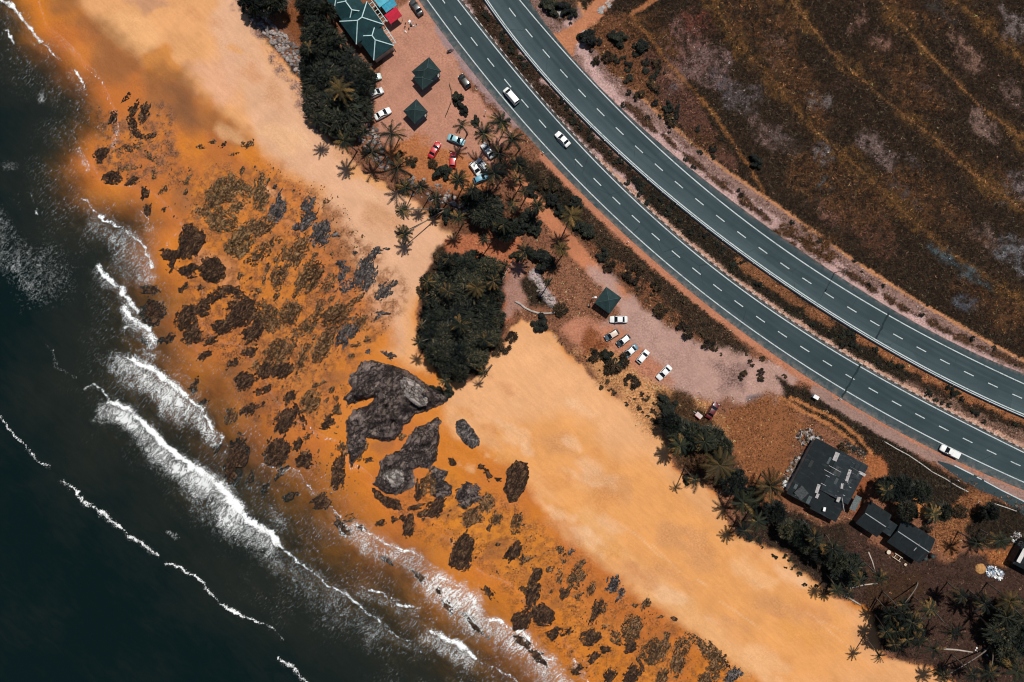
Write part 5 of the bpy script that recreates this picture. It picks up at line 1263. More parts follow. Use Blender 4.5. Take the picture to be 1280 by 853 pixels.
def hip_mesh(L, W, ze, zr, ridge, th=0.14, name='roof', mat=None, shift=0.0):
    """hipped roof along local X: eave rectangle L by W, ridge of the given length"""
    bm = bmesh.new(); l, w, r = L / 2, W / 2, ridge / 2
    lo = [bm.verts.new((x, y, ze - th)) for x, y in ((-l, -w), (l, -w), (l, w), (-l, w))]
    hi = [bm.verts.new((x, y, ze)) for x, y in ((-l, -w), (l, -w), (l, w), (-l, w))]
    if ridge > 0.05:
        a, b = bm.verts.new((-r + shift, 0, zr)), bm.verts.new((r + shift, 0, zr))
        bm.faces.new((hi[0], hi[1], b, a)); bm.faces.new((hi[2], hi[3], a, b)); bm.faces.new((hi[1], hi[2], b)); bm.faces.new((hi[3], hi[0], a))
    else:
        a = bm.verts.new((shift, 0, zr))
        for i in range(4): bm.faces.new((hi[i], hi[(i + 1) % 4], a))
    for i in range(4): bm.faces.new((lo[i], lo[(i + 1) % 4], hi[(i + 1) % 4], hi[i]))
    bm.faces.new(lo[::-1])
    return bm_mesh(bm, mat, name)
def caps_mesh(L, W, ze, zr, ridge, mat, wd=0.2, shift=0.0, eaves=False):
    bm = bmesh.new(); l, w, r = L / 2, W / 2, ridge / 2; h = 0.06
    A, B = Vector((-r + shift, 0, zr + .04)), Vector((r + shift, 0, zr + .04))
    if ridge > 0.05: bar(bm, A, B, wd, h)
    for x, y, e in ((-l, -w, A), (-l, w, A), (l, -w, B), (l, w, B)): bar(bm, (x, y, ze + .03), e, wd, h)
    return bm_mesh(bm, mat, 'ridge_cap')
def hip_block(t, c, ang, L, W, ze, zr, ridge, mat, cap, capw=0.2, shift=0.0, walls=None, wallmat=None, inset=0.45, zoff=0.0):
    """c: roof centre relative to the thing"""
    ro = link('roof', hip_mesh(L, W, ze, zr, ridge, mat=mat, shift=shift), t, (c[0], c[1], zoff), (0, 0, ang))
    if cap: link('ridge_cap', caps_mesh(L, W, ze, zr, ridge, cap, capw, shift), ro)
    if walls:
        bm = bmesh.new(); box(bm, (0, 0, (ze - .15) / 2 - .1), (L - 2 * inset, W - 2 * inset, ze - .15 + .2)); link('wall', bm_mesh(bm, wallmat or WALL, 'wall'), t, (c[0], c[1], zoff), (0, 0, ang))
    return ro
AX = math.atan2(-0.81, 0.59)       # along the road at the top of the photo
def openings(t, c, ang, L, W, n, inset=.45, zoff=0.0, h=1.0):
    """door and windows on the long sides of a block"""
    for s in (-1, 1):
        for k in range(n):
            u = -L / 2 + inset + (L - 2 * inset) * (k + .5) / n; d = s * (W / 2 - inset + .02)
            x, y = rot2((u, d), ang); bm = bmesh.new()
            if s == 1 and k == 0:
                box(bm, (0, 0, 1.0), (.9, .06, 2.0)); dr = link('door', bm_mesh(bm, WALLD, 'door'), t, (c[0] + x, c[1] + y, zoff), (0, 0, ang))
                b2 = bmesh.new(); box(b2, (.33, s * .05, 1.0), (.12, .06, .05)); link('handle', bm_mesh(b2, STEEL, 'handle'), dr)
            else:
                box(bm, (0, 0, 1.5), (1.0, .05, h)); wi = link('window', bm_mesh(bm, GLASSD, 'window'), t, (c[0] + x, c[1] + y, zoff), (0, 0, ang))
                b2 = bmesh.new()
                for q in (-1, 1): box(b2, (q * .54, 0, 1.5), (.08, .09, h + .16)); box(b2, (0, 0, 1.5 + q * (h / 2 + .04)), (1.0, .09, .08))
                link('frame', bm_mesh(b2, WHITE, 'frame'), wi)
# the teal roofed building: three hipped pavilions in a row
bx, by = P(452, 29, 3); tb = thing('teal_roof_building', 'teal roofed building of joined hipped pavilions with pale ridges at the top edge', 'building', (bx, by, 0))
def rel(px, py, z, b): x, y = P(px, py, z); return (x - b[0], y - b[1])
B0 = (bx, by)
c1 = rel(437.3, 10.7, 3.0, B0); c2 = rel(452.2, 29.1, 3.4, B0); c3 = rel(468.8, 51.2, 3.0, B0)
hip_block(tb, c2, AX + math.pi / 2, 8.3, 6.95, 3.5, 5.6, 1.3, ROOF_TEAL, TRIM, .24, 0, True)
hip_block(tb, c3, AX, 7.4, 6.2, 3.0, 4.7, 1.3, ROOF_TEAL, TRIM, .24, 0, True); openings(tb, c3, AX, 7.4, 6.2, 3)
hip_block(tb, c1, AX, 7.3, 6.6, 3.0, 4.9, 2.6, ROOF_TEAL, TRIM, .24, .3, True)
c0 = rel(424, -12, 3.0, B0); hip_block(tb, c0, AX, 7.0, 8.0, 3.4, 5.3, 1.0, ROOF_TEAL, TRIM, .24, 0, True)
# pale lattice awning along its road side
def lattice(name, p0, p1, w, n, z, label):
    (x0, y0), (x1, y1) = P(*p0, z), P(*p1, z); L_ = math.hypot(x1 - x0, y1 - y0); ang = math.atan2(y1 - y0, x1 - x0)
    t = thing(name, label, 'pergola', ((x0 + x1) / 2, (y0 + y1) / 2, 0), ang)
    for s in (-1, 1):
        bm = bmesh.new(); bar(bm, (-L_ / 2, s * w / 2, z), (L_ / 2, s * w / 2, z), .16, .14); link('beam', bm_mesh(bm, TRIM, 'beam'), t)
    for k in range(n):
        u = -L_ / 2 + L_ * (k + .5) / n; bm = bmesh.new(); bar(bm, (u, -w / 2 + .09, z + .002), (u, w / 2 - .09, z + .002), .13, .1); link('rafter', bm_mesh(bm, TRIM, 'rafter'), t)
    for u in (-L_ / 2 + .2, L_ / 2 - .2):
        bm = bmesh.new(); box(bm, (u, -w / 2, z / 2 - .1), (.12, .12, z - .1)); link('post', bm_mesh(bm, TRIM, 'post'), t)
lattice('pergola', (462, 2), (482, 29), 1.1, 6, 2.6, 'upper pale lattice awning between the teal roofs and the red canopy')
lattice('pergola', (480, 36), (493, 56), 1.1, 5, 2.6, 'lower pale lattice awning at the road side corner of the teal roofs')
def canopy(px, py, Lp, La, z0, z1, mat, label):
    x, y = P(px, py, z1); t = thing('canopy', label, 'canopy', (x, y, 0), AX + math.pi / 2)
    bm = bmesh.new(); l, w = Lp / 2, La / 2
    v = [bm.verts.new(q) for q in ((-l, -w, z0), (l, -w, z0), (l, 0, z1), (-l, 0, z1), (l, w, z0), (-l, w, z0))]
    bm.faces.new((v[0], v[1], v[2], v[3])); bm.faces.new((v[3], v[2], v[4], v[5]))
    r = bmesh.ops.extrude_face_region(bm, geom=bm.faces[:]); bmesh.ops.translate(bm, vec=(0, 0, -.06), verts=[e for e in r['geom'] if isinstance(e, bmesh.types.BMVert)])
    link('cover', bm_mesh(bm, mat, 'cover'), t)
    for sx in (-1, 1):
        for sy in (-1, 1):
            b = bmesh.new(); tube(b, [(sx * (l - .15), sy * (w - .15), -.1), (sx * (l - .15), sy * (w - .15), z0 - .02)], .05, 8); link('pole', bm_mesh(b, STEEL, 'pole'), t)
canopy(491, 18.5, 3.5, 2.7, 2.3, 2.75, plain('red_canvas', (0.42, 0.012, 0.035), .7, .2, var=.25), 'red canvas canopy beside the teal roofed building')
canopy(486.5, 6.5, 3.4, 1.9, 2.3, 2.6, plain('blue_canvas', (0.03, 0.25, 0.36), .6, .3, var=.3), 'turquoise canopy just above the red one')
canopy(477, -1, 3.2, 2.4, 2.4, 2.8, plain('blue_canvas2', (0.07, 0.36, 0.46), .6, .3, var=.3), 'pale turquoise canopy at the top edge of the photo')
def hut(name, label, px, py, ang, L, W, ze, zr, ridge, mat, cap, posts=4, extra=None):
    x, y = P(px, py, ze); t = thing(name, label, 'hut', (x, y, 0))
    hip_block(t, (0, 0), ang, L, W, ze, zr, ridge, mat, cap, .1)
    if extra: hip_block(t, extra[0], ang, extra[1], extra[2], extra[3], extra[4], 0, mat, cap, .1)
    for sx in (-1, 1):
        for sy in (-1, 1):
            q = rot2((sx * (L / 2 - .4), sy * (W / 2 - .4)), ang); b = bmesh.new(); box(b, (q[0], q[1], ze / 2 - .1), (.16, .16, ze)); link('post', bm_mesh(b, POSTM, 'post'), t)
    for s in (-1, 1):
        q0 = rot2((s * (L / 2 - 1.0), -W / 2 + .7), ang); q1 = rot2((s * (L / 2 - 1.0), W / 2 - .7), ang)
        b = bmesh.new(); bar(b, (*q0, .45), (*q1, .45), .35, .06); bar(b, (*q0, .2), (*q0, .42), .1, .1)
        for q in (q0, q1): box(b, (q[0], q[1], .2), (.12, .12, .44))
        link('bench', bm_mesh(b, POSTM, 'bench'), t)
    b = bmesh.new(); box(b, (0, 0, .04), (L - .5, W - .5, .12), ang); link('floor_slab', bm_mesh(b, CONC, 'floor_slab'), t)
    return t
AH = math.radians(42)
hut('hut', 'square dark green hut with a pyramid roof on the dirt yard', 519.5, 139.5, AH, 4.4, 4.25, 2.7, 4.0, 0, ROOF_HUT, TRIM_D)
hut('hut', 'larger dark green hut with a crossed hip roof near the dark parked car', 533, 89.5, math.radians(40), 5.6, 4.6, 2.8, 4.2, 1.0, ROOF_HUT, TRIM_D, extra=(rot2((-1.9, -.9), math.radians(40)), 3.4, 3.8, 2.6, 3.7))
gz_ = hut('pavilion', 'green pyramid roofed pavilion beside the row of parked cars', 760, 375.6, math.atan2(160, 120) - math.pi / 2 + math.radians(1), 4.65, 4.9, 2.9, 4.1, 0, ROOF_GAZ, TRIM_D)

# the big house with a patched sheet roof
def quad_roof(pts, z): return [P(a, b, z) for a, b in pts]
hx, hy = P(1035, 600, 3.0); HA = math.atan2(-(586 - 553), 1086 - 1024)       # along its upper edge
hp = thing('patched_roof_house', 'big square house with a dark patched sheet metal roof and ruined yard', 'house', (hx, hy, 0), HA)
LX, LY = 14.6, 15.4
def gable(bm, x0, x1, y0, y1, xr, ze, zr, zw=None):
    """two slopes falling to x0 and x1 from a ridge at xr"""
    v = [bm.verts.new(q) for q in ((x0, y0, ze), (xr, y0, zr), (x1, y0, zw or ze), (x1, y1, zw or ze), (xr, y1, zr), (x0, y1, ze))]
    top = [bm.faces.new((v[0], v[1], v[4], v[5])), bm.faces.new((v[1], v[2], v[3], v[4]))]
    r = bmesh.ops.extrude_face_region(bm, geom=top); bmesh.ops.translate(bm, vec=(0, 0, -.1), verts=[e for e in r['geom'] if isinstance(e, bmesh.types.BMVert)])
bm = bmesh.new(); gable(bm, -LX / 2, -.6, -LY / 2, LY / 2, -LX / 2 + 3.2, 2.7, 3.5, 3.0); main1 = link('roof', bm_mesh(bm, ROOF_OLD2, 'roof'), hp)
bm = bmesh.new(); gable(bm, -.6, LX / 2, -LY / 2 + 4.6, LY / 2, 2.6, 3.1, 3.8, 2.8); main2 = link('roof', bm_mesh(bm, ROOF_OLD, 'roof'), hp)
bm = bmesh.new(); gable(bm, -.6, LX / 2 - .4, -LY / 2 - .6, -LY / 2 + 4.6, 1.5, 2.85, 3.15, 2.4); link('roof', bm_mesh(bm, ROOF_OLD2, 'roof'), hp)
bm = bmesh.new(); box(bm, (0, 0, 1.2), (LX - 1, LY - 1, 2.4)); link('wall', bm_mesh(bm, WALL, 'wall'), hp)
def zroof(x):
    if x < -LX / 2 + 3.2: return 2.7 + .8 * (x + LX / 2) / 3.2
    if x < -.6: return 3.5 - .5 * (x + LX / 2 - 3.2) / (LX / 2 - .6 - 3.2)
    if x < 2.6: return 3.1 + .7 * (x + .6) / 3.2
    return 3.8 - 1.0 * (x - 2.6) / (LX / 2 - 2.6)
ca, sa = math.cos(-HA), math.sin(-HA)
def hloc(px, py, z=3.2):
    x, y = P(px, py, z); x -= hx; y -= hy; return (x * ca - y * sa, x * sa + y * ca)
for (px, py), w_, l_, a_, m_ in (((1045, 571), 1.1, 2.2, 95, GREYP), ((1059, 594), .75, 3.0, 100, GREYP), ((1051, 607), .6, 1.3, 110, GREYP), ((1022, 611), .8, 2.2, 100, GREYP), ((1021.5, 620), .7, 1.2, 95, GREYP),
      ((1047, 624), .8, 1.3, 95, GREYP), ((1029, 636), .6, 1.0, 105, WHITE), ((1062, 596), .6, 3.4, 20, ROOF_OLD), ((1077, 592), .7, 2.2, 0, GREYP), ((1071, 630), 1.6, 3.8, 92, plain('rusty_grey', (.10, .12, .12), .8, .2, var=.5, scale=3)), ((1001, 616), 2.6, 2.6, 70, plain('torn_sheet', (.045, .05, .052), .8, .2, var=.6, scale=3))):
    u, v = hloc(px, py); bm = bmesh.new(); z = zroof(u) + .16
    box(bm, (u, v, z), (l_, w_, .04), math.radians(a_)); link('roof_patch', bm_mesh(bm, m_, 'roof_patch'), hp)
rq = random.Random(31)
for k in range(26):
    u, v = rq.uniform(-LX / 2 + .9, LX / 2 - .9), rq.uniform(-LY / 2 + 1, LY / 2 - 1); bm = bmesh.new(); g_ = rq.choice((.018, .028, .042, .06, .012))
    if v < -LY / 2 + 5 and u > -.8: continue
    if abs(u - (-LX / 2 + 3.2)) < 1 or abs(u + .6) < 1 or abs(u - 2.6) < 1: continue
    box(bm, (0, 0, 0), (rq.uniform(.6, 1.2), rq.uniform(1.2, 3.0), .03)); sl = math.atan2(zroof(u + .1) - zroof(u - .1), .2)
    link('roof_patch', bm_mesh(bm, plain('sheet_%d' % int(g_ * 1000), (g_, g_ * 1.25, g_ * 1.35), .7, .3, var=.35, scale=2), 'roof_patch'), hp, (u, v, zroof(u) + .06 + .012 * (k % 6)), (0, -sl, rq.uniform(-.04, .04)))
for k in range(9):
    v = -LY / 2 + 5.2 + k * 1.12; u0 = rq.uniform(-.2, 1.5); u1 = min(u0 + rq.uniform(2.5, 5.5), LX / 2 - .6); bm = bmesh.new()
    if u0 < 2.6 < u1: u0 = 2.75
    bar(bm, (u0, v, zroof(u0) + .14), (u1, v, zroof(u1) + .14), .14, .05); link('batten', bm_mesh(bm, plain('batten_dark', (.075, .08, .085), .8, .2, var=.5), 'batten'), hp)
for (a, b) in (((1030, 587), (1060, 604)), ((1026, 604), (1056, 620)), ((1052, 622), (1056, 640)), ((1032, 594), (1064, 610)), ((1036, 582), (1050, 590))):
    (u0, v0), (u1, v1) = hloc(*a), hloc(*b); bm = bmesh.new(); bar(bm, (u0, v0, zroof(u0) + .1), (u1, v1, zroof(u1) + .1), .12, .08); link('batten', bm_mesh(bm, GREYP, 'batten'), hp)
openings(hp, (0, 0), 0, LX, LY, 4, inset=.5)
KEEPOUT.append([(1024,549),(1090,584),(1068,650),(980,620)])
# double roofed house
def gable_block(t, cpx, L, W, ang, ze, zr, mat, b, cap):
    c = rel(*cpx, ze, b); bm = bmesh.new(); gable(bm, -W / 2, W / 2, -L / 2, L / 2, 0, ze, zr)
    ro = link('roof', bm_mesh(bm, mat, 'roof'), t, (c[0], c[1], 0), (0, 0, ang - math.pi / 2))
    b2 = bmesh.new(); bar(b2, (0, -L / 2 + .2, zr + .06), (0, L / 2 - .2, zr + .06), .22, .06); link('ridge_cap', bm_mesh(b2, cap, 'ridge_cap'), ro)
    b3 = bmesh.new(); box(b3, (0, 0, ze / 2 - .1), (W - .9, L - .9, ze)); link('wall', bm_mesh(b3, WALLD, 'wall'), t, (c[0], c[1], 0), (0, 0, ang - math.pi / 2))
    return c
dx_, dy_ = P(1118, 664, 3); D0 = (dx_, dy_)
dh = thing('double_roof_house', 'black house of two linked gable roofs with pale ridges and water drums', 'house', (dx_, dy_, 0))
DA = math.atan2(-26, 39)
CAPG = plain('cap_grey', (.24, .25, .26), .7, .3, var=.3)
cA = gable_block(dh, (1092, 649), 6.4, 6.6, DA, 2.6, 3.5, ROOF_OLD2, D0, CAPG); cB = gable_block(dh, (1139, 676), 9.6, 7.2, DA, 2.6, 3.6, ROOF_OLD2, D0, CAPG)
openings(dh, cA, DA, 6.4, 6.6, 2, .47); openings(dh, cB, DA, 9.6, 7.2, 3, .47)
cl = rel(1113, 661, 2.4, D0); bm = bmesh.new(); box(bm, (cl[0], cl[1], 2.35), (2.6, 3.4, .1), DA + .0); box(bm, (cl[0] - .3, cl[1] + .4, 2.5), (1.0, .8, .2), DA); link('link_roof', bm_mesh(bm, ROOF_OLD, 'link_roof'), dh)
q = rel(1146, 684, 3.3, D0); bm = bmesh.new(); bar(bm, (q[0] - .7, q[1] - .9, 3.25), (q[0] + .6, q[1] + .8, 3.5), .18, .05); link('roof_patch', bm_mesh(bm, CAPG, 'roof_patch'), dh)
KEEPOUT.append([(1083,626),(1120,640),(1172,672),(1145,706),(1104,684),(1066,660)])
for k, (px, py) in enumerate(((1157, 698.5), (1166, 695.5))):
    x, y = P(px, py, 1); bm = bmesh.new(); tube(bm, [(0, 0, 0), (0, 0, .35), (0, 0, .4), (0, 0, .8), (0, 0, .85), (0, 0, 1.25)], [.55, .55, .58, .58, .55, .5], 16)
    o = thing('water_drum', ('left' if k == 0 else 'right') + ' round black water drum at the lower end of the double roofed house', 'drum', (x, y, 0), group='water drums')
    link('drum_body', bm_mesh(bm, plain('drum_black', (.014, .018, .02), .5, .4)), o); b = bmesh.new(); tube(b, [(0, 0, 1.25), (0, 0, 1.31)], [.3, .27], 12); link('lid', bm_mesh(b, TRIM_D), o)
# house cut off by the right edge
ex, ey = P(1290, 696, 3); eh = thing('cream_roof_house', 'house with a pale roof panel cut off by the right edge', 'house', (ex, ey, 0)); EA = math.radians(62)
hip_block(eh, (0, 0), EA, 7.4, 6.4, 2.7, 3.7, 3.4, ROOF_OLD2, None, walls=True, wallmat=WALLD); openings(eh, (0, 0), EA, 7.4, 6.4, 2)
q = rel(1277, 695, 3.2, (ex, ey)); bm = bmesh.new(); box(bm, (0, 0, 0), (3.6, 1.5, .05)); pnl = link('roof_panel', bm_mesh(bm, plain('pale_sheet', (.58, .56, .54), .6, .3, var=.2), 'roof_panel'), eh, (q[0], q[1], 3.27), (math.radians(17), 0, EA))
KEEPOUT.append([(1262,708),(1280,668),(1300,660),(1300,730)])
# ruined footing and junk in the yard of the big house
def heap(name, label, cat, px, py, rx, ry, ang, n, sz, mats, seed, hz=.5):
    """a heap of flat scraps and lumps that reads as one pile"""
    r = random.Random(seed); x, y = P(px, py); bm = bmesh.new()
    for k in range(n):
        a, q = r.uniform(0, 6.28), math.sqrt(r.random()); u, v = rot2((rx * S * q * math.cos(a), ry * S * q * math.sin(a)), math.radians(ang))
        s = sz * r.uniform(.5, 1.5); M = Matrix.Translation((u, v, .04 + hz * (1 - q) * r.random())) @ Matrix.Rotation(r.uniform(0, 6.28), 4, 'Z') @ Matrix.Rotation(r.uniform(-.4, .4), 4, 'X')
        box(bm, (0, 0, 0), (s, s * r.uniform(.3, .9), r.uniform(.03, .16)), M=M, mi=r.randrange(len(mats)))
    return tag(link(name, bm_mesh(bm, mats, name), None, (x, y, 0)), label, cat)
RUST = plain('rubble_brown', (.14, .10, .075), .9, .1, var=.5)
DKJ = plain('junk_dark', (.022, .024, .024), .9, .1, var=.4)
heap('debris_heap', 'pale white and blue debris heap below the right edge house', 'debris', 1243, 716, 7, 13, 60, 90, .55, [WHITE, GREYP, plain('blue_tarp', (.16, .22, .30), .6, .3)], 3)
heap('debris_heap', 'pale debris lying at the left wall of the right edge house', 'debris', 1270, 672, 8, 6, 30, 40, .5, [WHITE, GREYP, RUST], 4)
heap('rubble', 'dark rubble of a ruined hut above the big patched roof house', 'rubble', 1012, 548, 17, 11, -20, 190, .6, [DKJ, RUST, DKJ, GREYP], 5, .4)
heap('rubble', 'brown scrap heap along the left wall of the big patched roof house', 'rubble', 992, 588, 8, 26, -32, 170, .5, [DKJ, RUST, RUST, GREYP], 6, .4)
heap('rubble', 'dark scrap row along the upper right wall of the big patched roof house', 'rubble', 1066, 561, 20, 5, -30, 90, .5, [DKJ, RUST, DKJ], 7, .4)
heap('driftwood_pile', 'grey driftwood lying at the end of the dirt driveway beside the field', 'driftwood', 758, 8, 14, 4, 38, 46, .5, [GREYP, plain('driftwood', (.30, .28, .27), .9, .1, var=.3)], 8, .2)
heap('stone_heap', 'pale stone heap in the dark bushes at the top of the field verge', 'stones', 700, 17, 4, 6, 0, 30, .5, [CONC, GREYP], 9, .3)
heap('stone_heap', 'pale stones on the dark ground of the dry round bush by the parked cars', 'stones', 766, 452, 3, 3, 0, 12, .45, [CONC, WHITE], 10, .7)
heap('litter', 'scattered pale litter on the dark lower right ground', 'litter', 1258, 800, 14, 8, 0, 22, .34, [WHITE, GREYP], 11, .05)
heap('litter', 'scattered pale litter on the sand right of the thicket', 'litter', 1232, 812, 14, 10, 0, 18, .3, [WHITE, GREYP], 12, .05)
heap('litter', 'white and black odds and ends strewn below the red canopy', 'litter', 512, 34, 7, 10, -40, 16, .42, [WHITE, DKJ, GREYP], 13, .2)
def slab(name, label, cat, pts, z, th, mat):
    bm = bmesh.new(); c = np.mean([P(*p) for p in pts], 0); lo = [bm.verts.new((P(*p)[0] - c[0], P(*p)[1] - c[1], z - th)) for p in pts]; hi = [bm.verts.new((P(*p)[0] - c[0], P(*p)[1] - c[1], z)) for p in pts]
    bm.faces.new(hi); bm.faces.new(lo[::-1]); n = len(pts)
    for i in range(n): bm.faces.new((lo[i], lo[(i + 1) % n], hi[(i + 1) % n], hi[i]))
    return tag(link(name, bm_mesh(bm, mat, name), None, (c[0], c[1], 0)), label, cat)
slab('white_sheet', 'white sheet lying at the lower left corner of the scrap strip', 'sheet', [(981, 600), (987, 604), (983, 610), (977, 605)], .3, .06, WHITE)
slab('concrete_footing', 'brown concrete footing of a ruin left of the big patched roof house', 'footing', [(998, 573), (1004, 577), (989, 612), (979, 607)], .14, .2, RUST)
# outdoor furniture by the double roofed house
x, y = P(1111, 690.5, .7); t = thing('round_table', 'small round white table below the double roofed house', 'table', (x, y, 0)); b = bmesh.new(); tube(b, [(0, 0, .68), (0, 0, .74)], .52, 20); link('tabletop', bm_mesh(b, plain('cream', (.55, .48, .38), .6, .3)), t); b = bmesh.new(); tube(b, [(0, 0, 0), (0, 0, .68)], [.12, .06], 8); link('leg', bm_mesh(b, STEEL), t)
x, y = P(1122, 697, .5); t = thing('bench_frame', 'pale timber bench frame beside the small round white table', 'bench', (x, y, 0), DA)
CRM = plain('cream_timber', (.50, .41, .31), .8, .2)
for s in (-1, 1):
    b = bmesh.new(); bar(b, (-1.2, s * .55, .5), (1.2, s * .55, .5), .16, .07); link('rail', bm_mesh(b, CRM), t)
    b = bmesh.new(); bar(b, (s * .7, -.46, .5), (s * .7, .46, .5), .14, .06); link('crossbar', bm_mesh(b, CRM), t)
    for u in (-1.1, 1.1): b = bmesh.new(); box(b, (u, s * .55, .23), (.08, .08, .46)); link('leg', bm_mesh(b, CRM), t)
x, y = P(1132, 706, .5); t = thing('stool', 'small pale square stool at the right of the bench frame', 'stool', (x, y, 0), DA); b = bmesh.new(); box(b, (0, 0, .46), (.62, .62, .08), bev=.02); link('seat', bm_mesh(b, CRM), t)
for sx in (-1, 1):
    for sy in (-1, 1): b = bmesh.new(); box(b, (sx * .25, sy * .25, .21), (.07, .07, .42)); link('leg', bm_mesh(b, CRM), t)
bm = bmesh.new(); bmesh.ops.create_icosphere(bm, subdivisions=4, radius=1.3)
for v in bm.verts: v.co *= .88 + .28 * float(vnoise(v.co.x * 3, v.co.y * 3 + v.co.z * 2, 5)); v.co.z = max(v.co.z * .5, -.1)
x, y = P(1225, 711); tag(link('straw_heap', bm_mesh(bm, plain('straw', (.42, .22, .085), .95, .05, var=.35, scale=3, bump=.8), 'straw_heap', True), None, (x, y, 0)), 'round orange straw heap on brown soil near the right edge', 'heap')
# fallen trunks
def log(pts, r, label):
    bm = bmesh.new(); tube(bm, [(*P(*p), r * .8 + gz1(*P(*p))) for p in pts], [r * (1 - .5 * i / len(pts)) for i in range(len(pts))], 8)
    c = P(*pts[0]); bmesh.ops.translate(bm, vec=(-c[0], -c[1], 0), verts=bm.verts)
    tag(link('fallen_log', bm_mesh(bm, plain('log_grey', (.40, .34, .29), .9, .1, var=.3), 'fallen_log'), None, (c[0], c[1], 0)), label, 'log')
log([(1054, 744), (1062, 748), (1075, 756)], .28, 'grey fallen log on the sand below the lower right palms')
log([(1178, 811), (1195, 812), (1215, 815)], .24, 'long pale fallen log on the sand right of the thicket')
log([(1085, 690), (1090, 702), (1094, 716)], .2, 'pale bare trunk lying in the thicket below the double roofed house')
log([(1062, 735), (1080, 731), (1096, 729)], .2, 'dark orange fallen trunk at the top of the lower right sand')
log([(628, 350), (634, 338), (642, 326)], .14, 'thin dark pole lying on the path right of the beach grove')
# curved low wall
def ribbon_wall(name, label, cat, pts, w, h, mat, group=None):
    p = np.array([P(*q) for q in pts]); c = p.mean(0); d = np.gradient(p, axis=0); d /= np.linalg.norm(d, axis=1)[:, None]; nn = np.stack([-d[:, 1], d[:, 0]], 1); V, F = [], []
    for a, b in zip(p - c, nn):
        for o, z in ((-w, -.1), (-w, h), (w, h), (w, -.1)): V.append((a[0] + b[0] * o, a[1] + b[1] * o, z))
    for i in range(len(p) - 1):
        for k in range(3): F.append((4 * i + k, 4 * i + k + 1, 4 * i + 5 + k, 4 * i + 4 + k))
    return tag(link(name, np_mesh(name, V, F, mat), None, (c[0], c[1], 0)), label, cat, group)
ribbon_wall('low_wall', 'curved low pale wall at the top of the sand by the round bush', 'wall', [(644, 377), (650, 380), (656, 385), (664, 389), (674, 392), (684, 392), (694, 391), (706, 388)], .22, .35, CONC)
ribbon_wall('drain_kerb', 'long thin pale drain kerb through dark grass below the road', 'kerb', [(1105, 552), (1120, 561), (1135, 569), (1150, 579), (1165, 590), (1182, 599), (1196, 608), (1210, 615)], .12, .2, plain('old_concrete', (.40, .37, .34), .9, .1, var=.3))
ribbon_wall('drain_kerb', 'short thin pale drain kerb near the right edge', 'kerb', [(1242, 629.5), (1256, 634), (1270, 639)], .12, .2, plain('old_concrete', (.40, .37, .34), .9, .1, var=.3))
ribbon_wall('drain_kerb', 'curved thin pale kerb beside the dark bush at the driveway', 'kerb', [(726, 42), (730, 39), (736, 38)], .12, .2, plain('old_concrete', (.40, .37, .34), .9, .1, var=.3))
# low fence in the yard
def fence(pts, label, h=.8):
    p = [P(*q) for q in pts]; t = thing('low_fence', label, 'fence', (*p[0], 0))
    for q in p: b = bmesh.new(); box(b, (q[0] - p[0][0], q[1] - p[0][1], h / 2), (.09, .09, h + .1)); link('post', bm_mesh(b, POSTM), t)
    for z in (.4, .75):
        b = bmesh.new()
        for a, c in zip(p, p[1:]): bar(b, (a[0] - p[0][0], a[1] - p[0][1], z), (c[0] - p[0][0], c[1] - p[0][1], z), .08, .06)
        link('rail', bm_mesh(b, POSTM), t)
fence([(562, 105), (564.5, 113), (565, 121), (564, 129)], 'upper stretch of thin dark fence by the dirt yard shrub')
fence([(563, 131), (560, 139), (557, 146)], 'lower stretch of thin dark fence by the dirt yard shrub')
# ------------------------------------------------------------------ cars
TYRE = plain('tyre', (.012, .012, .013), .8, .2); RIM = plain('rim', (.35, .36, .37), .35, .5, metal=.7)
CGLASS = plain('car_glass', (.006, .009, .011), .12, .6, var=.05); LAMPW = plain('headlight', (.75, .77, .78), .2, .6, var=.05); LAMPR = plain('tail_light', (.35, .01, .01), .3, .5, var=.05); DARKP = plain('car_plastic', (.015, .015, .016), .6, .3)
def section(bm, x, w, z0, z1, rr=.16):
    pts = [(-w + .06, z0), (w - .06, z0), (w, z0 + .14), (w, z1 - rr), (w - rr * .45, z1 - rr * .3), (w - rr * 1.5, z1), (-w + rr * 1.5, z1), (-w + rr * .45, z1 - rr * .3), (-w, z1 - rr), (-w, z0 + .14)]
    return [bm.verts.new((x, y, z)) for y, z in pts]
def loft(secs, mat, name, cap=True):
    bm = bmesh.new(); R = [section(bm, *s) for s in secs]
    for a, b in zip(R, R[1:]):
        for k in range(len(a)): bm.faces.new((a[k], a[(k + 1) % len(a)], b[(k + 1) % len(a)], b[k]))
    if cap: bm.faces.new(R[0][::-1]); bm.faces.new(R[-1])
    me = bm_mesh(bm, mat, name, True)
    return me
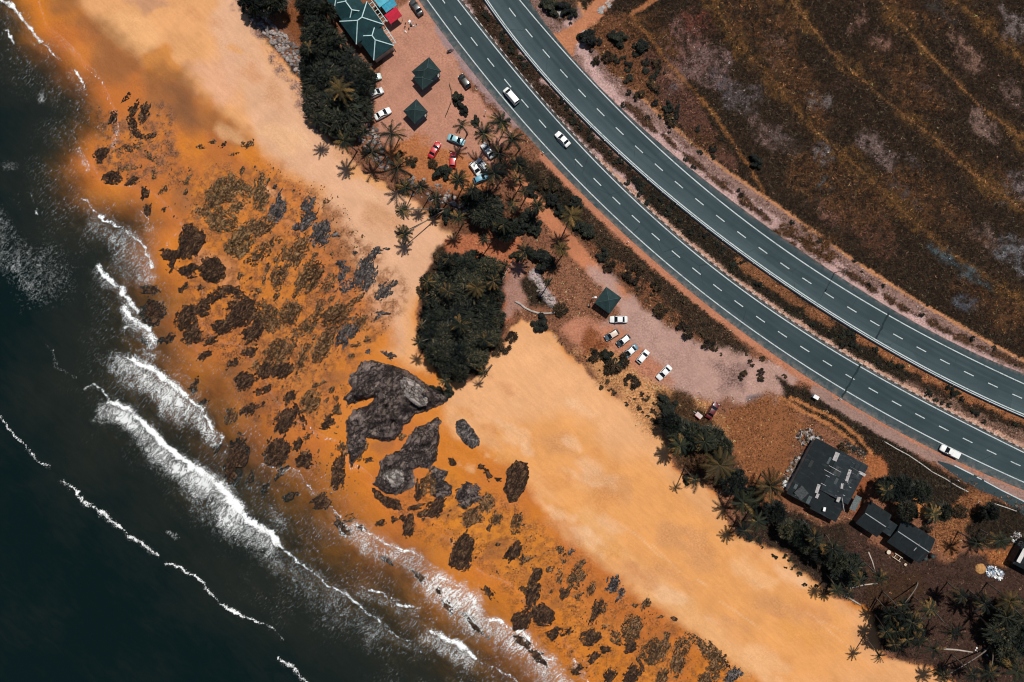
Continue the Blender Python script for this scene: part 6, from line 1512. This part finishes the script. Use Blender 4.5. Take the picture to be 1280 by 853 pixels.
# per kind: body sections (x, half width, bottom, top), glasshouse outline (x at base rear, roof rear, roof front, base front), belt z, roof z
KINDS = dict(
 sedan=dict(L=4.5, body=[(-2.22, .70, .35, .72), (-2.15, .80, .26, .90), (-1.6, .86, .22, .95), (-.6, .88, .22, .95), (.7, .88, .22, .94), (1.3, .86, .22, .88), (1.9, .82, .24, .78), (2.15, .74, .28, .70), (2.25, .6, .36, .62)], gh=(-1.55, -.85, .35, 1.15), belt=.93, roof=1.42),
 hatch=dict(L=3.8, body=[(-1.9, .72, .32, .85), (-1.82, .80, .26, .98), (-1.2, .83, .22, 1.0), (.5, .83, .22, .98), (1.0, .82, .22, .92), (1.55, .78, .24, .82), (1.82, .70, .28, .72), (1.9, .58, .36, .62)], gh=(-1.78, -1.35, .3, 1.05), belt=.97, roof=1.48),
 van=dict(L=4.9, body=[(-2.42, .80, .35, 1.0), (-2.36, .86, .28, 1.1), (-1.0, .88, .25, 1.12), (1.0, .88, .25, 1.10), (1.7, .86, .25, 1.02), (2.2, .80, .28, .88), (2.4, .66, .36, .72)], gh=(-2.38, -2.15, .85, 1.7), belt=1.1, roof=1.88),
 pickup=dict(L=5.2, body=[(-2.6, .80, .45, .98), (-2.52, .86, .36, 1.04), (-.6, .88, .32, 1.05), (.9, .88, .32, 1.04), (1.5, .86, .32, 1.0), (2.2, .82, .34, .92), (2.52, .74, .40, .82), (2.6, .6, .46, .72)], gh=(-.35, -.1, .75, 1.4), belt=1.04, roof=1.66))
for kd in KINDS.values():
    kd['body_me'] = loft(kd['body'], DARKP, 'car_body')
    a, b, c, d = kd['gh']; bz, rz = kd['belt'], kd['roof']; w0 = .80 if kd['L'] > 4 else .76; w1 = w0 - .15
    bm = bmesh.new()
    lo = [bm.verts.new(q) for q in ((a, -w0, bz - .05), (d, -w0 + .03, bz - .05), (d, w0 - .03, bz - .05), (a, w0, bz - .05))]; hi = [bm.verts.new(q) for q in ((b, -w1, rz - .06), (c, -w1, rz - .06), (c, w1, rz - .06), (b, w1, rz - .06))]
    for i in range(4): bm.faces.new((lo[i], lo[(i + 1) % 4], hi[(i + 1) % 4], hi[i]))
    bm.faces.new(hi); bm.faces.new(lo[::-1]); kd['glass_me'] = bm_mesh(bm, CGLASS, 'car_windows')
    bm = bmesh.new(); nx, ny = 8, 6; G = []
    for i in range(nx + 1):
        u = i / nx; row = []
        for j in range(ny + 1):
            v = j / ny * 2 - 1; cr = .05 * (1 - v * v) + .04 * math.sin(math.pi * u); row.append(bm.verts.new((b + .02 + (c - b - .04) * u + .05 * (1 - v * v) * (1 if u > .5 else -1) * abs(2 * u - 1), v * (w1 + .015), rz - .055 + cr)))
        G.append(row)
    for i in range(nx):
        for j in range(ny): bm.faces.new((G[i][j], G[i + 1][j], G[i + 1][j + 1], G[i][j + 1]))
    for s in (-1, 1):      # pillars run from the roof corners to the waist
        for (x0, x1, xb) in ((b, b, a), (c, c, d)):
            bar(bm, (x0, s * w1, rz - .05), (xb, s * (w0 - .01), bz - .03), .09, .05)
    kd['roof_me'] = bm_mesh(bm, DARKP, 'car_roof', True)
    wr = .31 if kd['L'] < 4.7 else .34; wb = kd['L'] * .29; kd['wr'], kd['wx'] = wr, (-wb, wb)
    bm = bmesh.new()
    R = []
    for y, r in ((-.1, wr * .92), (-.085, wr), (.085, wr), (.1, wr * .92)): R.append([bm.verts.new((r * math.cos(2 * math.pi * k / 16), y, r * math.sin(2 * math.pi * k / 16))) for k in range(16)])
    for p_, q_ in zip(R, R[1:]):
        for k in range(16): bm.faces.new((p_[k], p_[(k + 1) % 16], q_[(k + 1) % 16], q_[k]))
    bm.faces.new(R[0]); bm.faces.new(R[-1]); kd['tyre_me'] = bm_mesh(bm, TYRE, 'tyre')
    bm = bmesh.new(); tube(bm, [(0, -.104, 0), (0, .104, 0)], wr * .6, 12); kd['rim_me'] = bm_mesh(bm, RIM, 'rim')
    fx = kd['body'][-2][0]; bxr = kd['body'][1][0]
    bm = bmesh.new(); box(bm, (0, 0, 0), (.22, .30, .11), bev=.03); kd['hl_me'] = bm_mesh(bm, LAMPW, 'headlight'); bm = bmesh.new(); box(bm, (0, 0, 0), (.14, .26, .16), bev=.03); kd['tl_me'] = bm_mesh(bm, LAMPR, 'tail_light')
    bm = bmesh.new(); box(bm, (0, 0, 0), (.16, .2, .13), bev=.04); kd['mir_me'] = bm_mesh(bm, DARKP, 'mirror')
def car_paint(name, col):
    if name in _pm: return _pm[name]
    n = NT(name); p = n.pos(); d = n.noise(p, 1.2, 4, .6)
    c = n.mix(n.ramp(d, .4, .75, 0, .08), col, (.30, .25, .20))
    _pm[name] = n.done(n.bsdf(c, .38, .5, coat=.5)); return _pm[name]
def repaint(me, mat):
    m2 = me.copy(); m2.materials.clear(); m2.materials.append(mat); return m2
_rp = {}
def car(kind, px, py, hx_, hy_, paint, col, label, roofcol=None, group=None):
    kd = KINDS[kind]; x, y = P(px, py, .9); a = math.atan2(-hy_, hx_)
    z = 0.034 if group == 'r' else 0.0
    t = thing({'sedan': 'car', 'hatch': 'car', 'van': 'van', 'pickup': 'pickup_truck'}[kind], label, {'sedan': 'car', 'hatch': 'car', 'van': 'van', 'pickup': 'pickup'}[kind], (x, y, z), a)
    m = car_paint('paint_' + paint, col); mr = car_paint('paint_' + (roofcol[0] if roofcol else paint), roofcol[1] if roofcol else col)
    for nm, k in (('body', m), ('roof', mr)):
        key = (kind, nm, k.name)
        if key not in _rp: _rp[key] = repaint(kd[nm + '_me'], k)
        link(nm, _rp[key], t)
    link('windows', kd['glass_me'], t)
    for s in (-1, 1):
        for wx in kd['wx']:
            w = link('wheel', kd['tyre_me'], t, (wx, s * .76, kd['wr'])); link('rim', kd['rim_me'], w)
        link('headlight', kd['hl_me'], t, (kd['body'][-2][0] - .06, s * .56, .66 if kind != 'van' else .8)); link('tail_light', kd['tl_me'], t, (kd['body'][1][0] - .02, s * .62, .78))
        link('mirror', kd['mir_me'], t, (kd['gh'][3] - .35, s * .96, kd['belt'] + .02))
    if kind == 'pickup':
        b = bmesh.new(); box(b, (-1.52, 0, 1.09), (1.9, 1.52, .07), bev=.02); link('bed_cover', bm_mesh(b, m, 'bed_cover'), t)
    return t
Wp = (.74, .75, .74)
car('van', 639, 120, -18, -21, 'white', Wp, 'white van driving on the beach side carriageway, nearest the top of the photo', group='r')
car('sedan', 703.5, 174, -17, -18, 'white', Wp, 'white saloon car on the inner lane behind the driving van', group='r')
car('pickup', 1188, 565, -20, -10, 'white', Wp, 'white pickup with dark cab glass stopped on the road shoulder at the right', group='r')
car('sedan', 520, 9, -9, -13, 'charcoal', (.035, .04, .042), 'charcoal car parked beside the road at the top edge')
car('hatch', 580.5, 101, -9, -13, 'black', (.010, .011, .012), 'black car parked beside the road right of the crossed hip hut')
car('hatch', 467, 97, 10, -3, 'mint', (.50, .66, .60), 'mint green car half hidden under trees, topmost of three by the yard')
car('hatch', 470, 116, 12, -6, 'silver', (.55, .57, .57), 'silver car half under trees, middle of three by the yard')
car('sedan', 478, 142, 13, -7, 'white', Wp, 'white car under palm fronds, lowest of three by the yard')
car('sedan', 570, 174.5, 13, 5, 'ice_blue', (.20, .42, .48), 'pale blue car under a palm below the square green hut')
car('sedan', 543, 187.5, 8, -14, 'red', (.45, .008, .015), 'red car standing on brown ground left of the other red car', roofcol=('red', (.45, .008, .015)))
car('hatch', 566, 200, 1, -14, 'red', (.45, .008, .015), 'red car pointing straight up, right of the other red car')
car('sedan', 610, 188.5, -11, -14, 'white', Wp, 'white saloon with pale blue glass among palms next to the road')
car('hatch', 594.5, 211, 8, 11, 'white', Wp, 'small white car under palms below the white saloon among palms')
car('hatch', 603, 206, -8, -8, 'silver', (.55, .57, .57), 'silver car mostly hidden by fronds beside the small white car')
car('hatch', 601, 223, 12, -5, 'blue', (.05, .24, .36), 'turquoise car almost hidden under palms, lowest in the palm car park')
car('sedan', 773.5, 399.5, -1, 0, 'white', Wp, 'white saloon parked level in the photo just below the green pavilion')
car('hatch', 765, 419, -15, 9, 'grey_blue', (.07, .10, .12), 'dark car with beige roof parked below the white saloon at the pavilion', roofcol=('beige', (.58, .46, .38)))
car('hatch', 779.5, 426, -13, 10, 'navy', (.03, .045, .055), 'black car with white roof, second in the slanted row', roofcol=('white', Wp))
car('sedan', 788, 439.5, -13, 11, 'steel_blue', (.12, .22, .28), 'blue car with a white roof, third in the slanted row', roofcol=('white', Wp))
car('hatch', 804, 446, 11, -13, 'white', Wp, 'white hatchback parked next to the blue car with the white roof')
car('sedan', 830.5, 466, -12, 12, 'white', Wp, 'white car standing alone lower right of the slanted row')
car('sedan', 891, 513.5, 8, -13, 'maroon', (.10, .006, .012), 'maroon car parked at the scrub edge of the pink car park')
x, y = P(873.5, 519.5, .6); t = thing('cart', 'small pale pink and red handcart standing left of the maroon car', 'cart', (x, y, 0), math.atan2(9, -11))
b = bmesh.new(); box(b, (0, 0, .55), (1.7, 1.1, .5), bev=.04); link('tray', bm_mesh(b, plain('cart_pink', (.55, .44, .43), .6, .3)), t)
b = bmesh.new(); box(b, (0, .62, .62), (1.75, .10, .5)); link('side_board', bm_mesh(b, plain('cart_red', (.32, .02, .03), .6, .3)), t)
b = bmesh.new(); bar(b, (.85, 0, .5), (1.6, 0, .35), .07, .07); link('drawbar', bm_mesh(b, STEEL), t)
for s_ in (-1, 1): link('wheel', KINDS['hatch']['tyre_me'], t, (0, s_ * .5, .3))
# motorbike by the roadside
x, y = P(562.5, 63.5, .5); t = thing('motorbike', 'dark motorbike parked by the road above the black car', 'motorbike', (x, y, 0), math.radians(20))
for u in (-.62, .62):
    bm = bmesh.new(); bmesh.ops.create_circle(bm, segments=4, radius=.01); bm.clear()
    n = 16; rr = [[bm.verts.new((u + (.30 + .06 * math.cos(b)) * math.cos(a), .05 * math.sin(b), .33 + (.30 + .06 * math.cos(b)) * math.sin(a))) for b in (0, 1.57, 3.14, 4.71)] for a in [2 * math.pi * k / n for k in range(n)]]
    for i in range(n):
        for k in range(4): bm.faces.new((rr[i][k], rr[(i + 1) % n][k], rr[(i + 1) % n][(k + 1) % 4], rr[i][(k + 1) % 4]))
    link('wheel', bm_mesh(bm, TYRE, 'wheel'), t)
bm = bmesh.new(); box(bm, (.12, 0, .78), (.5, .32, .24), bev=.08); link('tank', bm_mesh(bm, DARKP), t)
bm = bmesh.new(); box(bm, (-.4, 0, .80), (.7, .28, .12), bev=.04); link('seat', bm_mesh(bm, DARKP), t)
bm = bmesh.new(); bar(bm, (-.6, 0, .35), (.1, 0, .5), .2, .25); bar(bm, (.62, 0, .33), (.4, 0, 1.0), .08, .08); link('frame', bm_mesh(bm, STEEL), t)
bm = bmesh.new(); bar(bm, (.4, -.36, 1.02), (.4, .36, 1.02), .05, .05); link('handlebar', bm_mesh(bm, DARKP), t)

# ------------------------------------------------------------------ road furniture
def guard_rail():
    t = np.arange(-480, 700, 6.0); n = RLN['Bleft'].n(t) - 3.4
    x, y = road_xy(t, n); c = (float(x[len(x) // 2]), float(y[len(y) // 2]))
    o = thing('guard_rail', 'long white guard rail along the median edge of the field side carriageway', 'guard rail', (*c, 0))
    d = np.stack([np.gradient(x), np.gradient(y)], 1); d /= np.linalg.norm(d, axis=1)[:, None]; nn = np.stack([-d[:, 1], d[:, 0]], 1)
    prof = [(-.12, .42), (-.06, .50), (-.14, .58), (-.06, .66), (-.13, .74), (.10, .76), (.10, .42)]; V, F = [], []; k = len(prof)
    for i in range(len(t)):
        for a, z in prof: V.append((x[i] - c[0] + nn[i, 0] * a, y[i] - c[1] + nn[i, 1] * a, z))
    for i in range(len(t) - 1):
        for j in range(k): F.append((i * k + j, i * k + (j + 1) % k, (i + 1) * k + (j + 1) % k, (i + 1) * k + j))
    link('rail', np_mesh('guard_rail', V, F, plain('rail_white', (.52, .55, .56), .5, .4, var=.15)), o)
    bm = bmesh.new(); box(bm, (0, 0, .32), (.1, .14, .7)); pm = bm_mesh(bm, STEEL, 'post')
    for i in range(40, len(t) - 20, 4): link('post', pm, o, (x[i] - c[0] - nn[i, 0] * .2, y[i] - c[1] - nn[i, 1] * .2, 0), (0, 0, math.atan2(d[i, 1], d[i, 0])))
guard_rail()
LAMPG = plain('lamp_grey', (.16, .18, .185), .5, .4, metal=.4)
def street_lamp(bx_, by_, ang, h, label, arm=1.9):
    x, y = P(bx_, by_); t = thing('street_lamp', label, 'street lamp', (x, y, 0), ang)
    b = bmesh.new(); tube(b, [(0, 0, 0), (0, 0, h * .5), (0, 0, h)], [.11, .08, .05], 8); link('pole', bm_mesh(b, LAMPG), t)
    b = bmesh.new(); tube(b, [(0, 0, h - .05), (arm * .5, 0, h + .25), (arm, 0, h + .3)], [.05, .04, .035], 6); link('arm', bm_mesh(b, LAMPG), t)
    b = bmesh.new(); box(b, (arm + .25, 0, h + .3), (.7, .24, .12), bev=.03); hd = link('lamp_head', bm_mesh(b, LAMPG), t)
    b = bmesh.new(); box(b, (arm + .25, 0, h + .23), (.5, .18, .03)); link('lens', bm_mesh(b, LAMPW), hd)
street_lamp(1043, 341, math.radians(-118), 6.0, 'grey street lamp leaning its arm over the field side carriageway, left of the seam')
street_lamp(1108, 399, math.radians(235), 6.0, 'grey street lamp where the dark seam crosses the field side carriageway') if False else None
def post_sign(px, py, label, name='marker_post', h=1.0, plate=True, cat='post'):
    x, y = P(px, py, h * .5); t = thing(name, label, cat, (x, y, 0), math.radians(-35))
    b = bmesh.new(); tube(b, [(0, 0, 0), (0, 0, h)], .05, 8); link('post', bm_mesh(b, STEEL), t)
    b = bmesh.new(); box(b, (.0, .06, h - .1), (.55, .08, .42), bev=.01); link('plate', bm_mesh(b, WHITE), t)
post_sign(678.5, 191.5, 'small white marker post at the shoulder edge below the palm car park')
post_sign(606.5, 140.5, 'small dark roadside sign at the top of the palm car park', 'road_sign', 2.0, cat='sign')
post_sign(1194, 600, 'white topped sign post above the drain kerb at the right', 'road_sign', 2.4, cat='sign')
post_sign(1050, 499, 'small white post where the dark seam meets the road shoulder')
post_sign(785, 303, 'tiny white marker post on the orange shoulder strip mid road')
# utility pole and dish beside the pavilion
x, y = P(740, 374); t = thing('utility_pole', 'pale utility pole with a white box left of the green pavilion', 'pole', (x, y, 0))
b = bmesh.new(); tube(b, [(0, 0, 0), (0, 0, 5.5)], [.1, .07], 8); link('pole', bm_mesh(b, STEEL), t); b = bmesh.new(); box(b, (.25, .1, 5.1), (.55, .4, .5), bev=.03); link('box', bm_mesh(b, WHITE), t); b = bmesh.new(); bar(b, (-.5, 0, 4.6), (.5, 0, 4.6), .1, .1); link('crossarm', bm_mesh(b, STEEL), t)
x, y = P(1019, 496.5, .6); t = thing('utility_box', 'small white utility cabinet on dark grass below the seam', 'cabinet', (x, y, 0), math.radians(-30))
b = bmesh.new(); box(b, (0, 0, .6), (1.3, .8, 1.2), bev=.03); link('cabinet', bm_mesh(b, WHITE), t); b = bmesh.new(); box(b, (0, 0, 1.24), (1.4, .9, .06)); link('lid', bm_mesh(b, WHITE), t); b = bmesh.new(); box(b, (0, -.41, .6), (1.1, .03, .95)); dr = link('door', bm_mesh(b, GREYP), t); b = bmesh.new(); box(b, (.4, -.44, .6), (.06, .04, .18)); link('handle', bm_mesh(b, STEEL), dr)
build_grass()
# ------------------------------------------------------------------ light, sky, camera
SUN_EL, SUN_DX, SUN_DY = math.radians(66.0), 0.42, 0.91       # towards the sun on the map
sd = Vector((SUN_DX, SUN_DY, 0)).normalized() * math.cos(SUN_EL) + Vector((0, 0, math.sin(SUN_EL)))
sl = bpy.data.lights.new('sun', 'SUN'); sl.energy = 4.2; sl.angle = math.radians(0.5); sl.color = (1.0, 0.95, 0.87)
so = bpy.data.objects.new('sun', sl); COL.objects.link(so); so.location = (60, 60, 120)
so.rotation_euler = sd.to_track_quat('Z', 'Y').to_euler()
w = bpy.data.worlds.new('World'); scene.world = w; w.use_nodes = True
nt = w.node_tree; bg = nt.nodes['Background']
sky = nt.nodes.new('ShaderNodeTexSky'); sky.sky_type = 'NISHITA'; sky.sun_disc = False
sky.sun_elevation = SUN_EL; sky.sun_rotation = math.atan2(SUN_DX, SUN_DY); sky.air_density = 1.0; sky.dust_density = 0.6
nt.links.new(sky.outputs[0], bg.inputs[0]); bg.inputs[1].default_value = 0.05
cd = bpy.data.cameras.new('camera'); cd.lens = LENS; cd.sensor_width = 36.0; cd.clip_start = 0.5; cd.clip_end = 6000
cam = bpy.data.objects.new('camera', cd); COL.objects.link(cam); cam.location = (0, 0, HC); scene.camera = cam
scene.view_settings.view_transform = 'Standard'; scene.view_settings.look = 'None'
scene.view_settings.exposure = 0.0; scene.view_settings.gamma = 1.0
scene.render.engine = 'CYCLES'
scene.cycles.pixel_filter_type = 'BLACKMAN_HARRIS'; scene.cycles.filter_width = 1.1
